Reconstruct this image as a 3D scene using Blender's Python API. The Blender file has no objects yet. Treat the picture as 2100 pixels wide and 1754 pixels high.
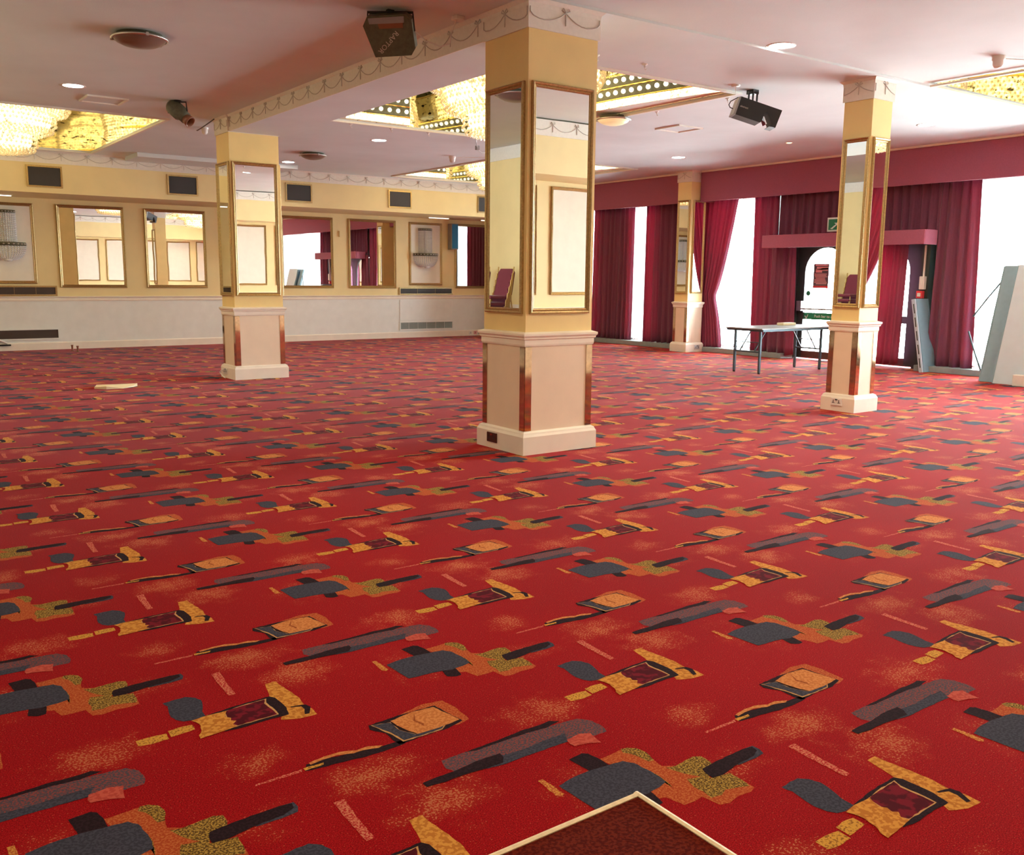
import bpy, math, random, json
from mathutils import Vector, Matrix
random.seed(7)
R = math.radians
scn = bpy.context.scene
COL = scn.collection

# ------------------------------------------------------------------ helpers
class MB:
    """collects faces; build() links them as ONE mesh object"""
    def __init__(self):
        self.v = []; self.f = []; self.m = []; self.s = []
    def face(self, pts, mi=0, smooth=False):
        b = len(self.v); self.v += [tuple(p) for p in pts]
        self.f.append(tuple(range(b, b + len(pts)))); self.m.append(mi); self.s.append(smooth)
    def raw(self, vs, fs, mi=0, smooth=False):
        b = len(self.v); self.v += [tuple(p) for p in vs]
        for q in fs:
            self.f.append(tuple(b + i for i in q)); self.m.append(mi); self.s.append(smooth)
    def box(self, x0, x1, y0, y1, z0, z1, mi=0, M=None):
        vs = [(x, y, z) for x in (x0, x1) for y in (y0, y1) for z in (z0, z1)]
        if M is not None: vs = [tuple(M @ Vector(p)) for p in vs]
        self.raw(vs, [(0,1,3,2),(4,6,7,5),(0,4,5,1),(2,3,7,6),(0,2,6,4),(1,5,7,3)], mi)
    def bbox(self, x0, x1, y0, y1, z0, z1, c=.005, mi=0, M=None):
        """box with chamfered edges"""
        vs=[]; idx={}
        X=(x0,x1);Y=(y0,y1);Z=(z0,z1)
        for i in (0,1):
            for j in (0,1):
                for k in (0,1):
                    sx,sy,sz=(c,-c)[i],(c,-c)[j],(c,-c)[k]
                    for a,p in enumerate(((X[i],Y[j]+sy,Z[k]+sz),(X[i]+sx,Y[j],Z[k]+sz),(X[i]+sx,Y[j]+sy,Z[k]))):
                        idx[i,j,k,a]=len(vs); vs.append(p)
        g=lambda i,j,k,a: idx[i,j,k,a]
        fs=[]
        for i in (0,1):
            fs.append((g(i,0,0,0),g(i,0,1,0),g(i,1,1,0),g(i,1,0,0)))
            fs.append((g(0,i,0,1),g(1,i,0,1),g(1,i,1,1),g(0,i,1,1)))
            fs.append((g(0,0,i,2),g(0,1,i,2),g(1,1,i,2),g(1,0,i,2)))
            for j in (0,1):
                fs.append((g(i,j,0,0),g(i,j,1,0),g(i,j,1,1),g(i,j,0,1)))
                fs.append((g(i,0,j,0),g(i,1,j,0),g(i,1,j,2),g(i,0,j,2)))
                fs.append((g(0,i,j,1),g(1,i,j,1),g(1,i,j,2),g(0,i,j,2)))
                for k in (0,1):
                    fs.append((g(i,j,k,0),g(i,j,k,1),g(i,j,k,2)))
        if M is not None: vs=[tuple(M@Vector(p)) for p in vs]
        self.raw(vs,fs,mi)
    def prism(self, poly, axis, a, b, mi=0, M=None):
        """poly in the two other axes, extruded along axis (0,1,2) from a to b"""
        def P(u, v, t):
            return ((t,u,v),(u,t,v),(u,v,t))[axis]
        n = len(poly)
        vs = [P(u,v,a) for u,v in poly] + [P(u,v,b) for u,v in poly]
        if M is not None: vs = [tuple(M @ Vector(p)) for p in vs]
        fs = [tuple(range(n)), tuple(range(2*n-1, n-1, -1))]
        fs += [(i, (i+1)%n, n+(i+1)%n, n+i) for i in range(n)]
        self.raw(vs, fs, mi)
    def cyl(self, c, r, h, n=20, mi=0, r2=None, axis=2, M=None, smooth=True):
        self.lathe([(0,0),(r,0),(r if r2 is None else r2,h),(0,h)], c, n, mi, axis, M, smooth)
    def lathe(self, prof, c=(0,0,0), n=24, mi=0, axis=2, M=None, smooth=True, a0=0, a1=360):
        full = abs(a1-a0) >= 360; k = n if full else n+1
        vs=[]; 
        for r,z in prof:
            for i in range(k):
                t = R(a0+(a1-a0)*i/n); x,y = r*math.cos(t), r*math.sin(t)
                p = ((z,x,y),(x,z,y),(x,y,z))[axis]
                vs.append((p[0]+c[0],p[1]+c[1],p[2]+c[2]))
        if M is not None: vs=[tuple(M@Vector(p)) for p in vs]
        fs=[]
        for j in range(len(prof)-1):
            for i in range(k if full else k-1):
                a=j*k+i; b=j*k+(i+1)%k
                fs.append((a,b,b+k,a+k))
        self.raw(vs,fs,mi,smooth)
    def tube(self, pts, r, n=8, mi=0, M=None, caps=True):
        pts=[Vector(p) for p in pts]
        vs=[];fs=[]; up=None
        for i,p in enumerate(pts):
            d=(pts[min(i+1,len(pts)-1)]-pts[max(i-1,0)]).normalized()
            if up is None:
                up = Vector((0,0,1)) if abs(d.z)<.9 else Vector((1,0,0))
            a=d.cross(up).normalized(); b=a.cross(d).normalized(); up=b
            rr = r[i] if isinstance(r,(list,tuple)) else r
            for k in range(n):
                t=2*math.pi*k/n
                vs.append(tuple(p+a*rr*math.cos(t)+b*rr*math.sin(t)))
        for i in range(len(pts)-1):
            for k in range(n):
                fs.append((i*n+k,i*n+(k+1)%n,(i+1)*n+(k+1)%n,(i+1)*n+k))
        if M is not None: vs=[tuple(M@Vector(p)) for p in vs]
        self.raw(vs,fs,mi,True)
        if caps:
            self.face(vs[:n][::-1],mi); self.face(vs[-n:],mi)
    def frame(self, w, h, prof, mi=0, M=None):
        """mitred picture frame in local XZ, face to -Y. prof: (inset, forward) pairs. corners sharp. centre at (0,0,0)"""
        vs=[];fs=[];k=len(prof)
        for sx,sz in ((-1,-1),(1,-1),(1,1),(-1,1)):
            for u,d in prof:
                vs.append((sx*(w/2-u),-d,sz*(h/2-u)))
        for c in range(4):
            c2=(c+1)%4
            for j in range(k-1):
                fs.append((c*k+j,c2*k+j,c2*k+j+1,c*k+j+1))
        if M is not None: vs=[tuple(M@Vector(p)) for p in vs]
        self.raw(vs,fs,mi)
    def sphere(self, c, r, n=8, mi=0, sz=1):
        prof=[(r*math.sin(math.pi*i/n), c[2]-sz*r*math.cos(math.pi*i/n)) for i in range(n+1)]
        self.lathe(prof,(c[0],c[1],0),n=max(8,n+2),mi=mi)
    def octa(self, c, r, h):
        x,y,z=c
        b=len(self.v)
        self.v += [(x-r,y,z),(x,y-r,z),(x+r,y,z),(x,y+r,z),(x,y,z-h),(x,y,z+h)]
        for q in ((0,1,5),(1,2,5),(2,3,5),(3,0,5),(1,0,4),(2,1,4),(3,2,4),(0,3,4)):
            self.f.append(tuple(b+i for i in q)); self.m.append(0); self.s.append(False)
    def build(self, name, mats, parent=None, off=None):
        """off: world offset subtracted from vertices (defaults to the parent's world location, or the bbox base)"""
        me = bpy.data.meshes.new(name)
        vs = self.v
        if parent is None and off is None:
            xs=[p[0] for p in vs]; ys=[p[1] for p in vs]; zs=[p[2] for p in vs]
            off=((min(xs)+max(xs))/2,(min(ys)+max(ys))/2,min(zs)); loc=off
        elif parent is None:
            loc=off
        else:
            loc=(0,0,0)
            if off is None: off=(0,0,0)
        me.from_pydata([(p[0]-off[0],p[1]-off[1],p[2]-off[2]) for p in vs], [], self.f)
        if not isinstance(mats,(list,tuple)): mats=[mats]
        for m in mats: me.materials.append(m)
        me.polygons.foreach_set('material_index', self.m)
        me.polygons.foreach_set('use_smooth', self.s)
        me.update()
        o=bpy.data.objects.new(name,me); COL.objects.link(o)
        if parent is not None: o.parent=parent
        else: o.location=loc
        return o

def tag(o,label=None,cat=None,group=None,kind=None):
    if label: o['label']=label
    if cat: o['category']=cat
    if group: o['group']=group
    if kind: o['kind']=kind
    return o
def empty(name,loc,rz=0,label=None,cat=None,group=None):
    o=bpy.data.objects.new(name,None); COL.objects.link(o); o.location=loc; o.rotation_euler=(0,0,rz)
    o.empty_display_size=.1
    return tag(o,label,cat,group)
def struct(o): o['kind']='structure'; return o
def children(o): return [c for c in bpy.data.objects if c.parent is o]
def copy_tree(o,parent=None,skip=()):
    c=o.copy(); COL.objects.link(c); c.parent=parent
    for ch in children(o):
        if ch.name.split('.')[0] in skip: continue
        copy_tree(ch,c)
    return c
def text_mesh(txt,size,ext,name,mat,parent,M,align='CENTER'):
    cu=bpy.data.curves.new(name,'FONT'); cu.body=txt; cu.size=size; cu.extrude=ext
    cu.align_x=align; cu.align_y='CENTER'; cu.resolution_u=2
    t=bpy.data.objects.new('tmp_text',cu); COL.objects.link(t)
    bpy.context.view_layer.update()
    me=bpy.data.meshes.new_from_object(t.evaluated_get(bpy.context.evaluated_depsgraph_get()))
    bpy.data.objects.remove(t)
    me.name=name; me.transform(M); me.materials.clear(); me.materials.append(mat)
    o=bpy.data.objects.new(name,me); COL.objects.link(o); o.parent=parent
    return o

# ------------------------------------------------------------------ materials
def mat(name, col=(.8,.8,.8), rough=.5, metal=0, spec=.5, emit=None, es=0, noise=None, bump=None, sheen=0, trans=0, coat=0):
    """noise=(scale, amount): albedo mottling; bump=(scale,strength,distance)"""
    m=bpy.data.materials.new(name); m.use_nodes=True
    nt=m.node_tree; b=nt.nodes['Principled BSDF']
    b.inputs['Base Color'].default_value=(*col,1); b.inputs['Roughness'].default_value=rough
    b.inputs['Metallic'].default_value=metal; b.inputs['Specular IOR Level'].default_value=spec
    if sheen: b.inputs['Sheen Weight'].default_value=sheen; b.inputs['Sheen Roughness'].default_value=.4
    if coat: b.inputs['Coat Weight'].default_value=coat
    if trans: b.inputs['Transmission Weight'].default_value=trans
    if emit: b.inputs['Emission Color'].default_value=(*emit,1); b.inputs['Emission Strength'].default_value=es
    tc=nt.nodes.new('ShaderNodeTexCoord')
    if noise is None: noise=(14,.04)
    n=nt.nodes.new('ShaderNodeTexNoise'); n.inputs['Scale'].default_value=noise[0]; n.inputs['Detail'].default_value=4
    nt.links.new(tc.outputs['Object'],n.inputs['Vector'])
    rp=nt.nodes.new('ShaderNodeMapRange'); rp.inputs['From Min'].default_value=.3; rp.inputs['From Max'].default_value=.7
    rp.inputs['To Min'].default_value=1-noise[1]; rp.inputs['To Max'].default_value=1+noise[1]
    nt.links.new(n.outputs['Fac'],rp.inputs['Value'])
    mx=nt.nodes.new('ShaderNodeVectorMath'); mx.operation='SCALE'; mx.inputs[0].default_value=col
    nt.links.new(rp.outputs['Result'],mx.inputs['Scale']); nt.links.new(mx.outputs['Vector'],b.inputs['Base Color'])
    if bump:
        n2=nt.nodes.new('ShaderNodeTexNoise'); n2.inputs['Scale'].default_value=bump[0]; n2.inputs['Detail'].default_value=3
        nt.links.new(tc.outputs['Object'],n2.inputs['Vector'])
        bp=nt.nodes.new('ShaderNodeBump'); bp.inputs['Strength'].default_value=bump[1]; bp.inputs['Distance'].default_value=bump[2]
        nt.links.new(n2.outputs['Fac'],bp.inputs['Height']); nt.links.new(bp.outputs['Normal'],b.inputs['Normal'])
    return m
def speckle(name, c1, c2, scale=160, thr=.5, c3=None, rough=.95, sheen=.04):
    """woven carpet colour: two or three yarn colours mixed in fine specks"""
    m=bpy.data.materials.new(name); m.use_nodes=True; nt=m.node_tree; b=nt.nodes['Principled BSDF']
    b.inputs['Roughness'].default_value=rough; b.inputs['Specular IOR Level'].default_value=.05
    b.inputs['Sheen Weight'].default_value=sheen; b.inputs['Sheen Roughness'].default_value=.25
    tc=nt.nodes.new('ShaderNodeTexCoord')
    n=nt.nodes.new('ShaderNodeTexNoise'); n.inputs['Scale'].default_value=scale; n.inputs['Detail'].default_value=2
    nt.links.new(tc.outputs['Object'],n.inputs['Vector'])
    r=nt.nodes.new('ShaderNodeValToRGB'); e=r.color_ramp.elements
    e[0].position=thr-.04; e[0].color=(*c1,1); e[1].position=thr+.04; e[1].color=(*c2,1)
    if c3: x=e.new(min(.98,thr+.14)); x.color=(*c3,1)
    nt.links.new(n.outputs['Fac'],r.inputs['Fac']); nt.links.new(r.outputs['Color'],b.inputs['Base Color'])
    return m

M={}
M['browngrille']=mat('brown_vent_mesh',(.06,.04,.028),.6)
M['cream']   =mat('cream_wall_paint',(.88,.74,.38),.55,noise=(3,.03),bump=(120,.05,.01))
M['yellow']  =mat('warm_column_paint',(.90,.70,.30),.5,noise=(4,.03),bump=(140,.06,.01))
M['pink']    =mat('pink_cream_panel_paint',(.86,.72,.55),.5,noise=(5,.03),bump=(150,.05,.01))
M['white']   =mat('white_gloss_woodwork',(.90,.85,.74),.35,noise=(6,.03))
M['wains']   =mat('white_wainscot_paint',(.84,.88,.85),.45,noise=(5,.03))
M['ceil']    =mat('ceiling_paint',(.74,.81,.82),.8,noise=(1.2,.04),bump=(90,.12,.01))
M['frieze']  =mat('frieze_paper',(.86,.84,.76),.6,noise=(30,.03))
M['swag']    =mat('frieze_swag_relief',(.66,.62,.56),.6)
M['gold']    =mat('gilt_frame',(.50,.37,.17),.32,metal=.8,noise=(60,.18),bump=(160,.35,.004))
M['brass']   =mat('polished_brass',(.80,.58,.20),.16,metal=1)
M['bronze']  =mat('bronze_mirror_strip',(.58,.38,.22),.06,metal=1,noise=(30,.15))
M['darkgrille']=mat('dark_vent_mesh',(.035,.032,.03),.6)
M['black']   =mat('black_plastic',(.02,.02,.02),.4)
M['greenbox']=mat('dark_green_metal',(.11,.115,.07),.5,noise=(30,.2))
M['grey']    =mat('grey_metal',(.35,.36,.37),.4,metal=.5)
M['steel']   =mat('brushed_steel',(.62,.62,.60),.3,metal=.9)
M['tabletop']=mat('grey_blue_table_top',(.42,.47,.50),.3,noise=(20,.04))
M['tableleg']=mat('dark_blue_grey_steel',(.07,.12,.15),.4,metal=.3)
M['plinth']  =mat('grey_window_plinth',(.28,.34,.34),.5,noise=(8,.1))
M['door']    =mat('dark_green_door_paint',(.035,.05,.045),.35)
M['doorbrown']=mat('dark_brown_wood',(.10,.045,.035),.4,noise=(25,.2))
M['greenwall']=mat('grey_green_paint',(.16,.22,.20),.6)
M['signgreen']=mat('sign_green',(.01,.22,.10),.4)
M['signwhite']=mat('sign_white',(.85,.87,.85),.4)
M['whiteplastic']=mat('white_plastic',(.85,.84,.80),.35)
M['red']     =mat('red_plastic',(.65,.04,.05),.4)
M['blue']    =mat('blue_fabric_panel',(.02,.22,.42),.7)
M['paper']   =mat('cream_paper',(.88,.78,.52),.6)
M['postpink']=mat('poster_pink_ink',(.80,.42,.40),.5)
M['postdark']=mat('poster_dark_ink',(.10,.07,.08),.5)
M['board']   =mat('pale_grey_board',(.56,.68,.78),.45,noise=(6,.03))
M['boardedge']=mat('blue_grey_board_edge',(.24,.38,.46),.5)
M['brown']   =mat('brown_lens',(.25,.10,.05),.3)
M['domegrey']=mat('unlit_smoked_shade',(.20,.13,.10),.3)
M['whitetext']=mat('pale_lettering',(.65,.60,.52),.5)
M['chairfab']=mat('burgundy_upholstery',(.16,.02,.04),.85,sheen=.3)
M['chairgold']=mat('gold_chair_frame',(.55,.38,.14),.35,metal=.8)
M['silk']    =mat('cream_damask_panel',(.90,.89,.78),.6,noise=(5,.03))
M['wood']    =mat('pale_wood_edging',(.90,.76,.50),.45,noise=(40,.15))
M['matbrown']=None

def mirror(name,col=(.90,.91,.88),rough=0.0,speck=False):
    m=bpy.data.materials.new(name); m.use_nodes=True; nt=m.node_tree; b=nt.nodes['Principled BSDF']
    b.inputs['Metallic'].default_value=1; b.inputs['Roughness'].default_value=rough
    tc=nt.nodes.new('ShaderNodeTexCoord'); n=nt.nodes.new('ShaderNodeTexNoise'); n.inputs['Scale'].default_value=1.3
    nt.links.new(tc.outputs['Object'],n.inputs['Vector'])
    bp=nt.nodes.new('ShaderNodeBump'); bp.inputs['Strength'].default_value=.12 if not speck else .25; bp.inputs['Distance'].default_value=.004
    nt.links.new(n.outputs['Fac'],bp.inputs['Height']); nt.links.new(bp.outputs['Normal'],b.inputs['Normal'])
    if speck:
        n2=nt.nodes.new('ShaderNodeTexNoise'); n2.inputs['Scale'].default_value=9; n2.inputs['Detail'].default_value=5
        mp=nt.nodes.new('ShaderNodeMapping'); mp.inputs['Scale'].default_value=(1,1,2.4)
        nt.links.new(tc.outputs['Object'],mp.inputs['Vector']); nt.links.new(mp.outputs['Vector'],n2.inputs['Vector'])
        r=nt.nodes.new('ShaderNodeValToRGB'); e=r.color_ramp.elements
        e[0].position=.33; e[0].color=(.05,.045,.03,1); e[1].position=.38; e[1].color=(*col,1)
        nt.links.new(n2.outputs['Fac'],r.inputs['Fac']); nt.links.new(r.outputs['Color'],b.inputs['Base Color'])
    else:
        mx=nt.nodes.new('ShaderNodeRGB'); mx.outputs[0].default_value=(*col,1)
        nt.links.new(mx.outputs[0],b.inputs['Base Color'])
    return m
M['mirror']=mirror('mirror_glass')
M['coffermirror']=mirror('antique_mirror_tiles',(.80,.78,.64),.03,True)

def curtain_mat(name,col,tr=.35):
    m=bpy.data.materials.new(name); m.use_nodes=True; nt=m.node_tree; b=nt.nodes['Principled BSDF']
    b.inputs['Roughness'].default_value=.85; b.inputs['Sheen Weight'].default_value=.5; b.inputs['Sheen Roughness'].default_value=.4
    b.inputs['Specular IOR Level'].default_value=.1
    tc=nt.nodes.new('ShaderNodeTexCoord'); n=nt.nodes.new('ShaderNodeTexNoise'); n.inputs['Scale'].default_value=60
    nt.links.new(tc.outputs['Object'],n.inputs['Vector'])
    rp=nt.nodes.new('ShaderNodeMapRange'); rp.inputs['To Min'].default_value=.8; rp.inputs['To Max'].default_value=1.2
    nt.links.new(n.outputs['Fac'],rp.inputs['Value'])
    v=nt.nodes.new('ShaderNodeVectorMath'); v.operation='SCALE'; v.inputs[0].default_value=col
    nt.links.new(rp.outputs['Result'],v.inputs['Scale']); nt.links.new(v.outputs['Vector'],b.inputs['Base Color'])
    t=nt.nodes.new('ShaderNodeBsdfTranslucent'); t.inputs['Color'].default_value=(min(1,col[0]*2.0),col[1]*.6,col[2]*1.0,1)
    ms=nt.nodes.new('ShaderNodeMixShader'); ms.inputs[0].default_value=tr
    nt.links.new(b.outputs[0],ms.inputs[1]); nt.links.new(t.outputs[0],ms.inputs[2])
    nt.links.new(ms.outputs[0],nt.nodes['Material Output'].inputs['Surface'])
    return m
M['curtain']=curtain_mat('burgundy_velvet_curtain',(.25,.08,.13),.24)
M['pelmet']=mat('crimson_pelmet_fabric',(.36,.09,.15),.8,sheen=.4,noise=(50,.06))

def glass(name,tint=(1,1,1)):
    m=bpy.data.materials.new(name); m.use_nodes=True; nt=m.node_tree; nt.nodes.remove(nt.nodes['Principled BSDF'])
    t=nt.nodes.new('ShaderNodeBsdfTransparent'); t.inputs[0].default_value=(*tint,1)
    g=nt.nodes.new('ShaderNodeBsdfGlossy'); g.inputs['Roughness'].default_value=0.02
    fr=nt.nodes.new('ShaderNodeFresnel'); fr.inputs[0].default_value=1.45
    ms=nt.nodes.new('ShaderNodeMixShader')
    nt.links.new(fr.outputs[0],ms.inputs[0]); nt.links.new(t.outputs[0],ms.inputs[1]); nt.links.new(g.outputs[0],ms.inputs[2])
    nt.links.new(ms.outputs[0],nt.nodes['Material Output'].inputs['Surface']); return m
M['glass']=glass('clear_window_glass',(.96,.98,.97))
def sheer(name):
    m=bpy.data.materials.new(name); m.use_nodes=True; nt=m.node_tree; nt.nodes.remove(nt.nodes['Principled BSDF'])
    t=nt.nodes.new('ShaderNodeBsdfTransparent'); d=nt.nodes.new('ShaderNodeBsdfTranslucent'); d.inputs[0].default_value=(.95,.95,.93,1)
    w=nt.nodes.new('ShaderNodeTexWave'); w.inputs['Scale'].default_value=9; w.bands_direction='Y'; w.inputs['Distortion'].default_value=1.5
    tc=nt.nodes.new('ShaderNodeTexCoord'); nt.links.new(tc.outputs['Object'],w.inputs['Vector'])
    rp=nt.nodes.new('ShaderNodeMapRange'); rp.inputs['To Min'].default_value=.35; rp.inputs['To Max'].default_value=.6
    nt.links.new(w.outputs['Fac'],rp.inputs['Value'])
    ms=nt.nodes.new('ShaderNodeMixShader'); nt.links.new(rp.outputs['Result'],ms.inputs[0])
    nt.links.new(t.outputs[0],ms.inputs[1]); nt.links.new(d.outputs[0],ms.inputs[2])
    nt.links.new(ms.outputs[0],nt.nodes['Material Output'].inputs['Surface']); return m
M['sheer']=sheer('white_net_curtain')
def crystal(name,col=(1,.93,.75)):
    m=bpy.data.materials.new(name); m.use_nodes=True; nt=m.node_tree; nt.nodes.remove(nt.nodes['Principled BSDF'])
    t=nt.nodes.new('ShaderNodeBsdfTransparent'); t.inputs[0].default_value=(1,.98,.92,1)
    d=nt.nodes.new('ShaderNodeBsdfTranslucent'); d.inputs[0].default_value=(*col,1)
    g=nt.nodes.new('ShaderNodeBsdfGlossy'); g.inputs['Roughness'].default_value=.12
    a=nt.nodes.new('ShaderNodeMixShader'); a.inputs[0].default_value=.5
    b=nt.nodes.new('ShaderNodeMixShader'); b.inputs[0].default_value=.35
    nt.links.new(t.outputs[0],a.inputs[1]); nt.links.new(d.outputs[0],a.inputs[2])
    nt.links.new(a.outputs[0],b.inputs[1]); nt.links.new(g.outputs[0],b.inputs[2])
    nt.links.new(b.outputs[0],nt.nodes['Material Output'].inputs['Surface']); return m
M['crystal']=crystal('warm_lit_crystal_beads')
M['crystalclear']=mat('clear_cut_crystal_beads',(.86,.91,.95),.12,spec=1.0,coat=.5)
def emis(name,col,s):
    m=bpy.data.materials.new(name); m.use_nodes=True; nt=m.node_tree; nt.nodes.remove(nt.nodes['Principled BSDF'])
    e=nt.nodes.new('ShaderNodeEmission'); e.inputs[0].default_value=(*col,1); e.inputs[1].default_value=s
    nt.links.new(e.outputs[0],nt.nodes['Material Output'].inputs['Surface']); return m
def lampglow(name,col,lo,hi,scale=26):
    """noise-varied emission: chandelier core, and a strip standing in for bright beads"""
    m=emis(name,col,hi); nt=m.node_tree; e=[n for n in nt.nodes if n.type=='EMISSION'][0]
    tc=nt.nodes.new('ShaderNodeTexCoord'); n=nt.nodes.new('ShaderNodeTexNoise'); n.inputs['Scale'].default_value=scale; n.inputs['Detail'].default_value=5
    n.inputs['Roughness'].default_value=.75
    nt.links.new(tc.outputs['Object'],n.inputs['Vector'])
    r=nt.nodes.new('ShaderNodeMapRange'); r.inputs['From Min'].default_value=.38; r.inputs['From Max'].default_value=.62
    r.inputs['To Min'].default_value=lo; r.inputs['To Max'].default_value=hi
    nt.links.new(n.outputs['Fac'],r.inputs['Value']); nt.links.new(r.outputs['Result'],e.inputs[1]); return m

SKY=36.0; SUN=8.0; EXPO=0.63

# ------------------------------------------------------------------ room dimensions (metres)
H=3.72; XW=14.95; YB=20.74; YBH=19.30
# ------------------------------------------------------------------ carpet
CX,CY,CS=1.355,1.080,.540
def carpet_base():
    m=bpy.data.materials.new('red_woven_carpet'); m.use_nodes=True; nt=m.node_tree; b=nt.nodes['Principled BSDF']; L=nt.links.new
    b.inputs['Roughness'].default_value=.95; b.inputs['Specular IOR Level'].default_value=.05
    b.inputs['Sheen Weight'].default_value=.09; b.inputs['Sheen Roughness'].default_value=.25
    tc=nt.nodes.new('ShaderNodeTexCoord'); sp=nt.nodes.new('ShaderNodeSeparateXYZ'); L(tc.outputs['Object'],sp.inputs[0])
    def mt(op,a,b_=None,c=None):
        n=nt.nodes.new('ShaderNodeMath'); n.operation=op
        for i,v in enumerate((a,b_,c)):
            if v is None: continue
            if isinstance(v,(int,float)): n.inputs[i].default_value=v
            else: L(v,n.inputs[i])
        return n.outputs[0]
    u=mt('SUBTRACT',sp.outputs[0],1.5); i=mt('FLOOR',mt('DIVIDE',u,CX)); fu=mt('SUBTRACT',u,mt('MULTIPLY',i,CX))
    v=mt('SUBTRACT',mt('SUBTRACT',sp.outputs[1],1.2),mt('MULTIPLY',i,CS)); fv=mt('MODULO',mt('ADD',v,CY*40),CY)
    nd=nt.nodes.new('ShaderNodeTexNoise'); nd.inputs['Scale'].default_value=11; nd.inputs['Detail'].default_value=3; L(tc.outputs['Object'],nd.inputs['Vector'])
    wob=mt('MULTIPLY',mt('SUBTRACT',nd.outputs['Fac'],.5),1.9)
    mask=None
    for cx,cy,rx,ry,s in ((1.07,.65,.20,.13,1),(1.19,.41,.18,.15,1),(.415,.16,.20,.13,.9),(.80,.93,.13,.10,.8),(.63,.60,.22,.10,.5),(.25,.75,.2,.2,.45)):
        d=mt('SQRT',mt('ADD',mt('POWER',mt('ABSOLUTE',mt('DIVIDE',mt('SUBTRACT',fu,cx),rx)),2),mt('POWER',mt('ABSOLUTE',mt('DIVIDE',mt('SUBTRACT',fv,cy),ry)),2)))
        k=mt('MULTIPLY',mt('SUBTRACT',1,mt('MINIMUM',mt('ABSOLUTE',mt('ADD',d,wob)),1)),s)
        mask=k if mask is None else mt('MAXIMUM',mask,k)
    n=nt.nodes.new('ShaderNodeTexNoise'); n.inputs['Scale'].default_value=130; n.inputs['Detail'].default_value=2; L(tc.outputs['Object'],n.inputs['Vector'])
    thr=mt('SUBTRACT',.67,mt('MULTIPLY',mask,.19))
    sel=mt('GREATER_THAN',n.outputs['Fac'],thr)
    sel=mt('MULTIPLY',sel,mt('MINIMUM',mt('ADD',mt('MULTIPLY',mask,1.6),.35),1))
    n2=nt.nodes.new('ShaderNodeTexNoise'); n2.inputs['Scale'].default_value=260; L(tc.outputs['Object'],n2.inputs['Vector'])
    r=nt.nodes.new('ShaderNodeValToRGB'); e=r.color_ramp.elements
    e[0].position=.36; e[0].color=(.18,.002,.004,1); e[1].position=.66; e[1].color=(.43,.008,.011,1); L(n2.outputs['Fac'],r.inputs['Fac'])
    m0=nt.nodes.new('ShaderNodeMixRGB'); L(mt('MULTIPLY',mask,.75),m0.inputs[0]); L(r.outputs[0],m0.inputs[1]); m0.inputs[2].default_value=(.42,.035,.018,1)
    mx=nt.nodes.new('ShaderNodeMixRGB'); L(sel,mx.inputs[0]); L(m0.outputs[0],mx.inputs[1]); mx.inputs[2].default_value=(.50,.15,.065,1)
    n3=nt.nodes.new('ShaderNodeTexNoise'); n3.inputs['Scale'].default_value=.7; n3.inputs['Detail'].default_value=3; L(tc.outputs['Object'],n3.inputs['Vector'])
    w=nt.nodes.new('ShaderNodeMapRange'); w.inputs['From Min'].default_value=.35; w.inputs['From Max'].default_value=.65; w.inputs['To Min'].default_value=.92; w.inputs['To Max'].default_value=1.06
    L(n3.outputs['Fac'],w.inputs['Value'])
    sc=nt.nodes.new('ShaderNodeVectorMath'); sc.operation='SCALE'; L(mx.outputs[0],sc.inputs[0]); L(w.outputs[0],sc.inputs['Scale']); L(sc.outputs[0],b.inputs['Base Color'])
    return m
CM={'base':carpet_base(),
 'orange':speckle('carpet_rust_orange',(.38,.06,.02),(.50,.14,.04),150,.52),
 'olive':speckle('carpet_olive_stipple',(.09,.05,.02),(.30,.18,.03),170,.48,(.46,.30,.07)),
 'black':speckle('carpet_black',(.018,.010,.014),(.028,.014,.020),120,.5),
 'slate':speckle('carpet_slate',(.040,.042,.062),(.062,.062,.090),120,.5),
 'gold':speckle('carpet_gold_stipple',(.42,.08,.03),(.60,.30,.06),160,.5),
 'golden':speckle('carpet_golden',(.46,.17,.03),(.64,.30,.06),60,.5),
 'peach':speckle('carpet_peach',(.50,.17,.05),(.62,.25,.08),90,.5),
 'yellow':speckle('carpet_yellow_stipple',(.28,.12,.025),(.62,.32,.055),130,.44),
 'cream':speckle('carpet_cream_line',(.52,.27,.10),(.56,.32,.14),130,.5),
 'maroon':speckle('carpet_maroon',(.075,.007,.014),(.17,.010,.022),25,.52),
 'brown':speckle('carpet_brown',(.28,.07,.02),(.35,.10,.03),130,.5),
 'pinkdash':speckle('carpet_pink_dash',(.40,.02,.025),(.60,.20,.12),150,.5),
 'mauve':speckle('carpet_mauve_stipple',(.075,.065,.085),(.24,.06,.06),140,.52),
 'salmon':speckle('carpet_salmon',(.42,.06,.045),(.52,.10,.07),70,.5)}
CK=list(CM)
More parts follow.
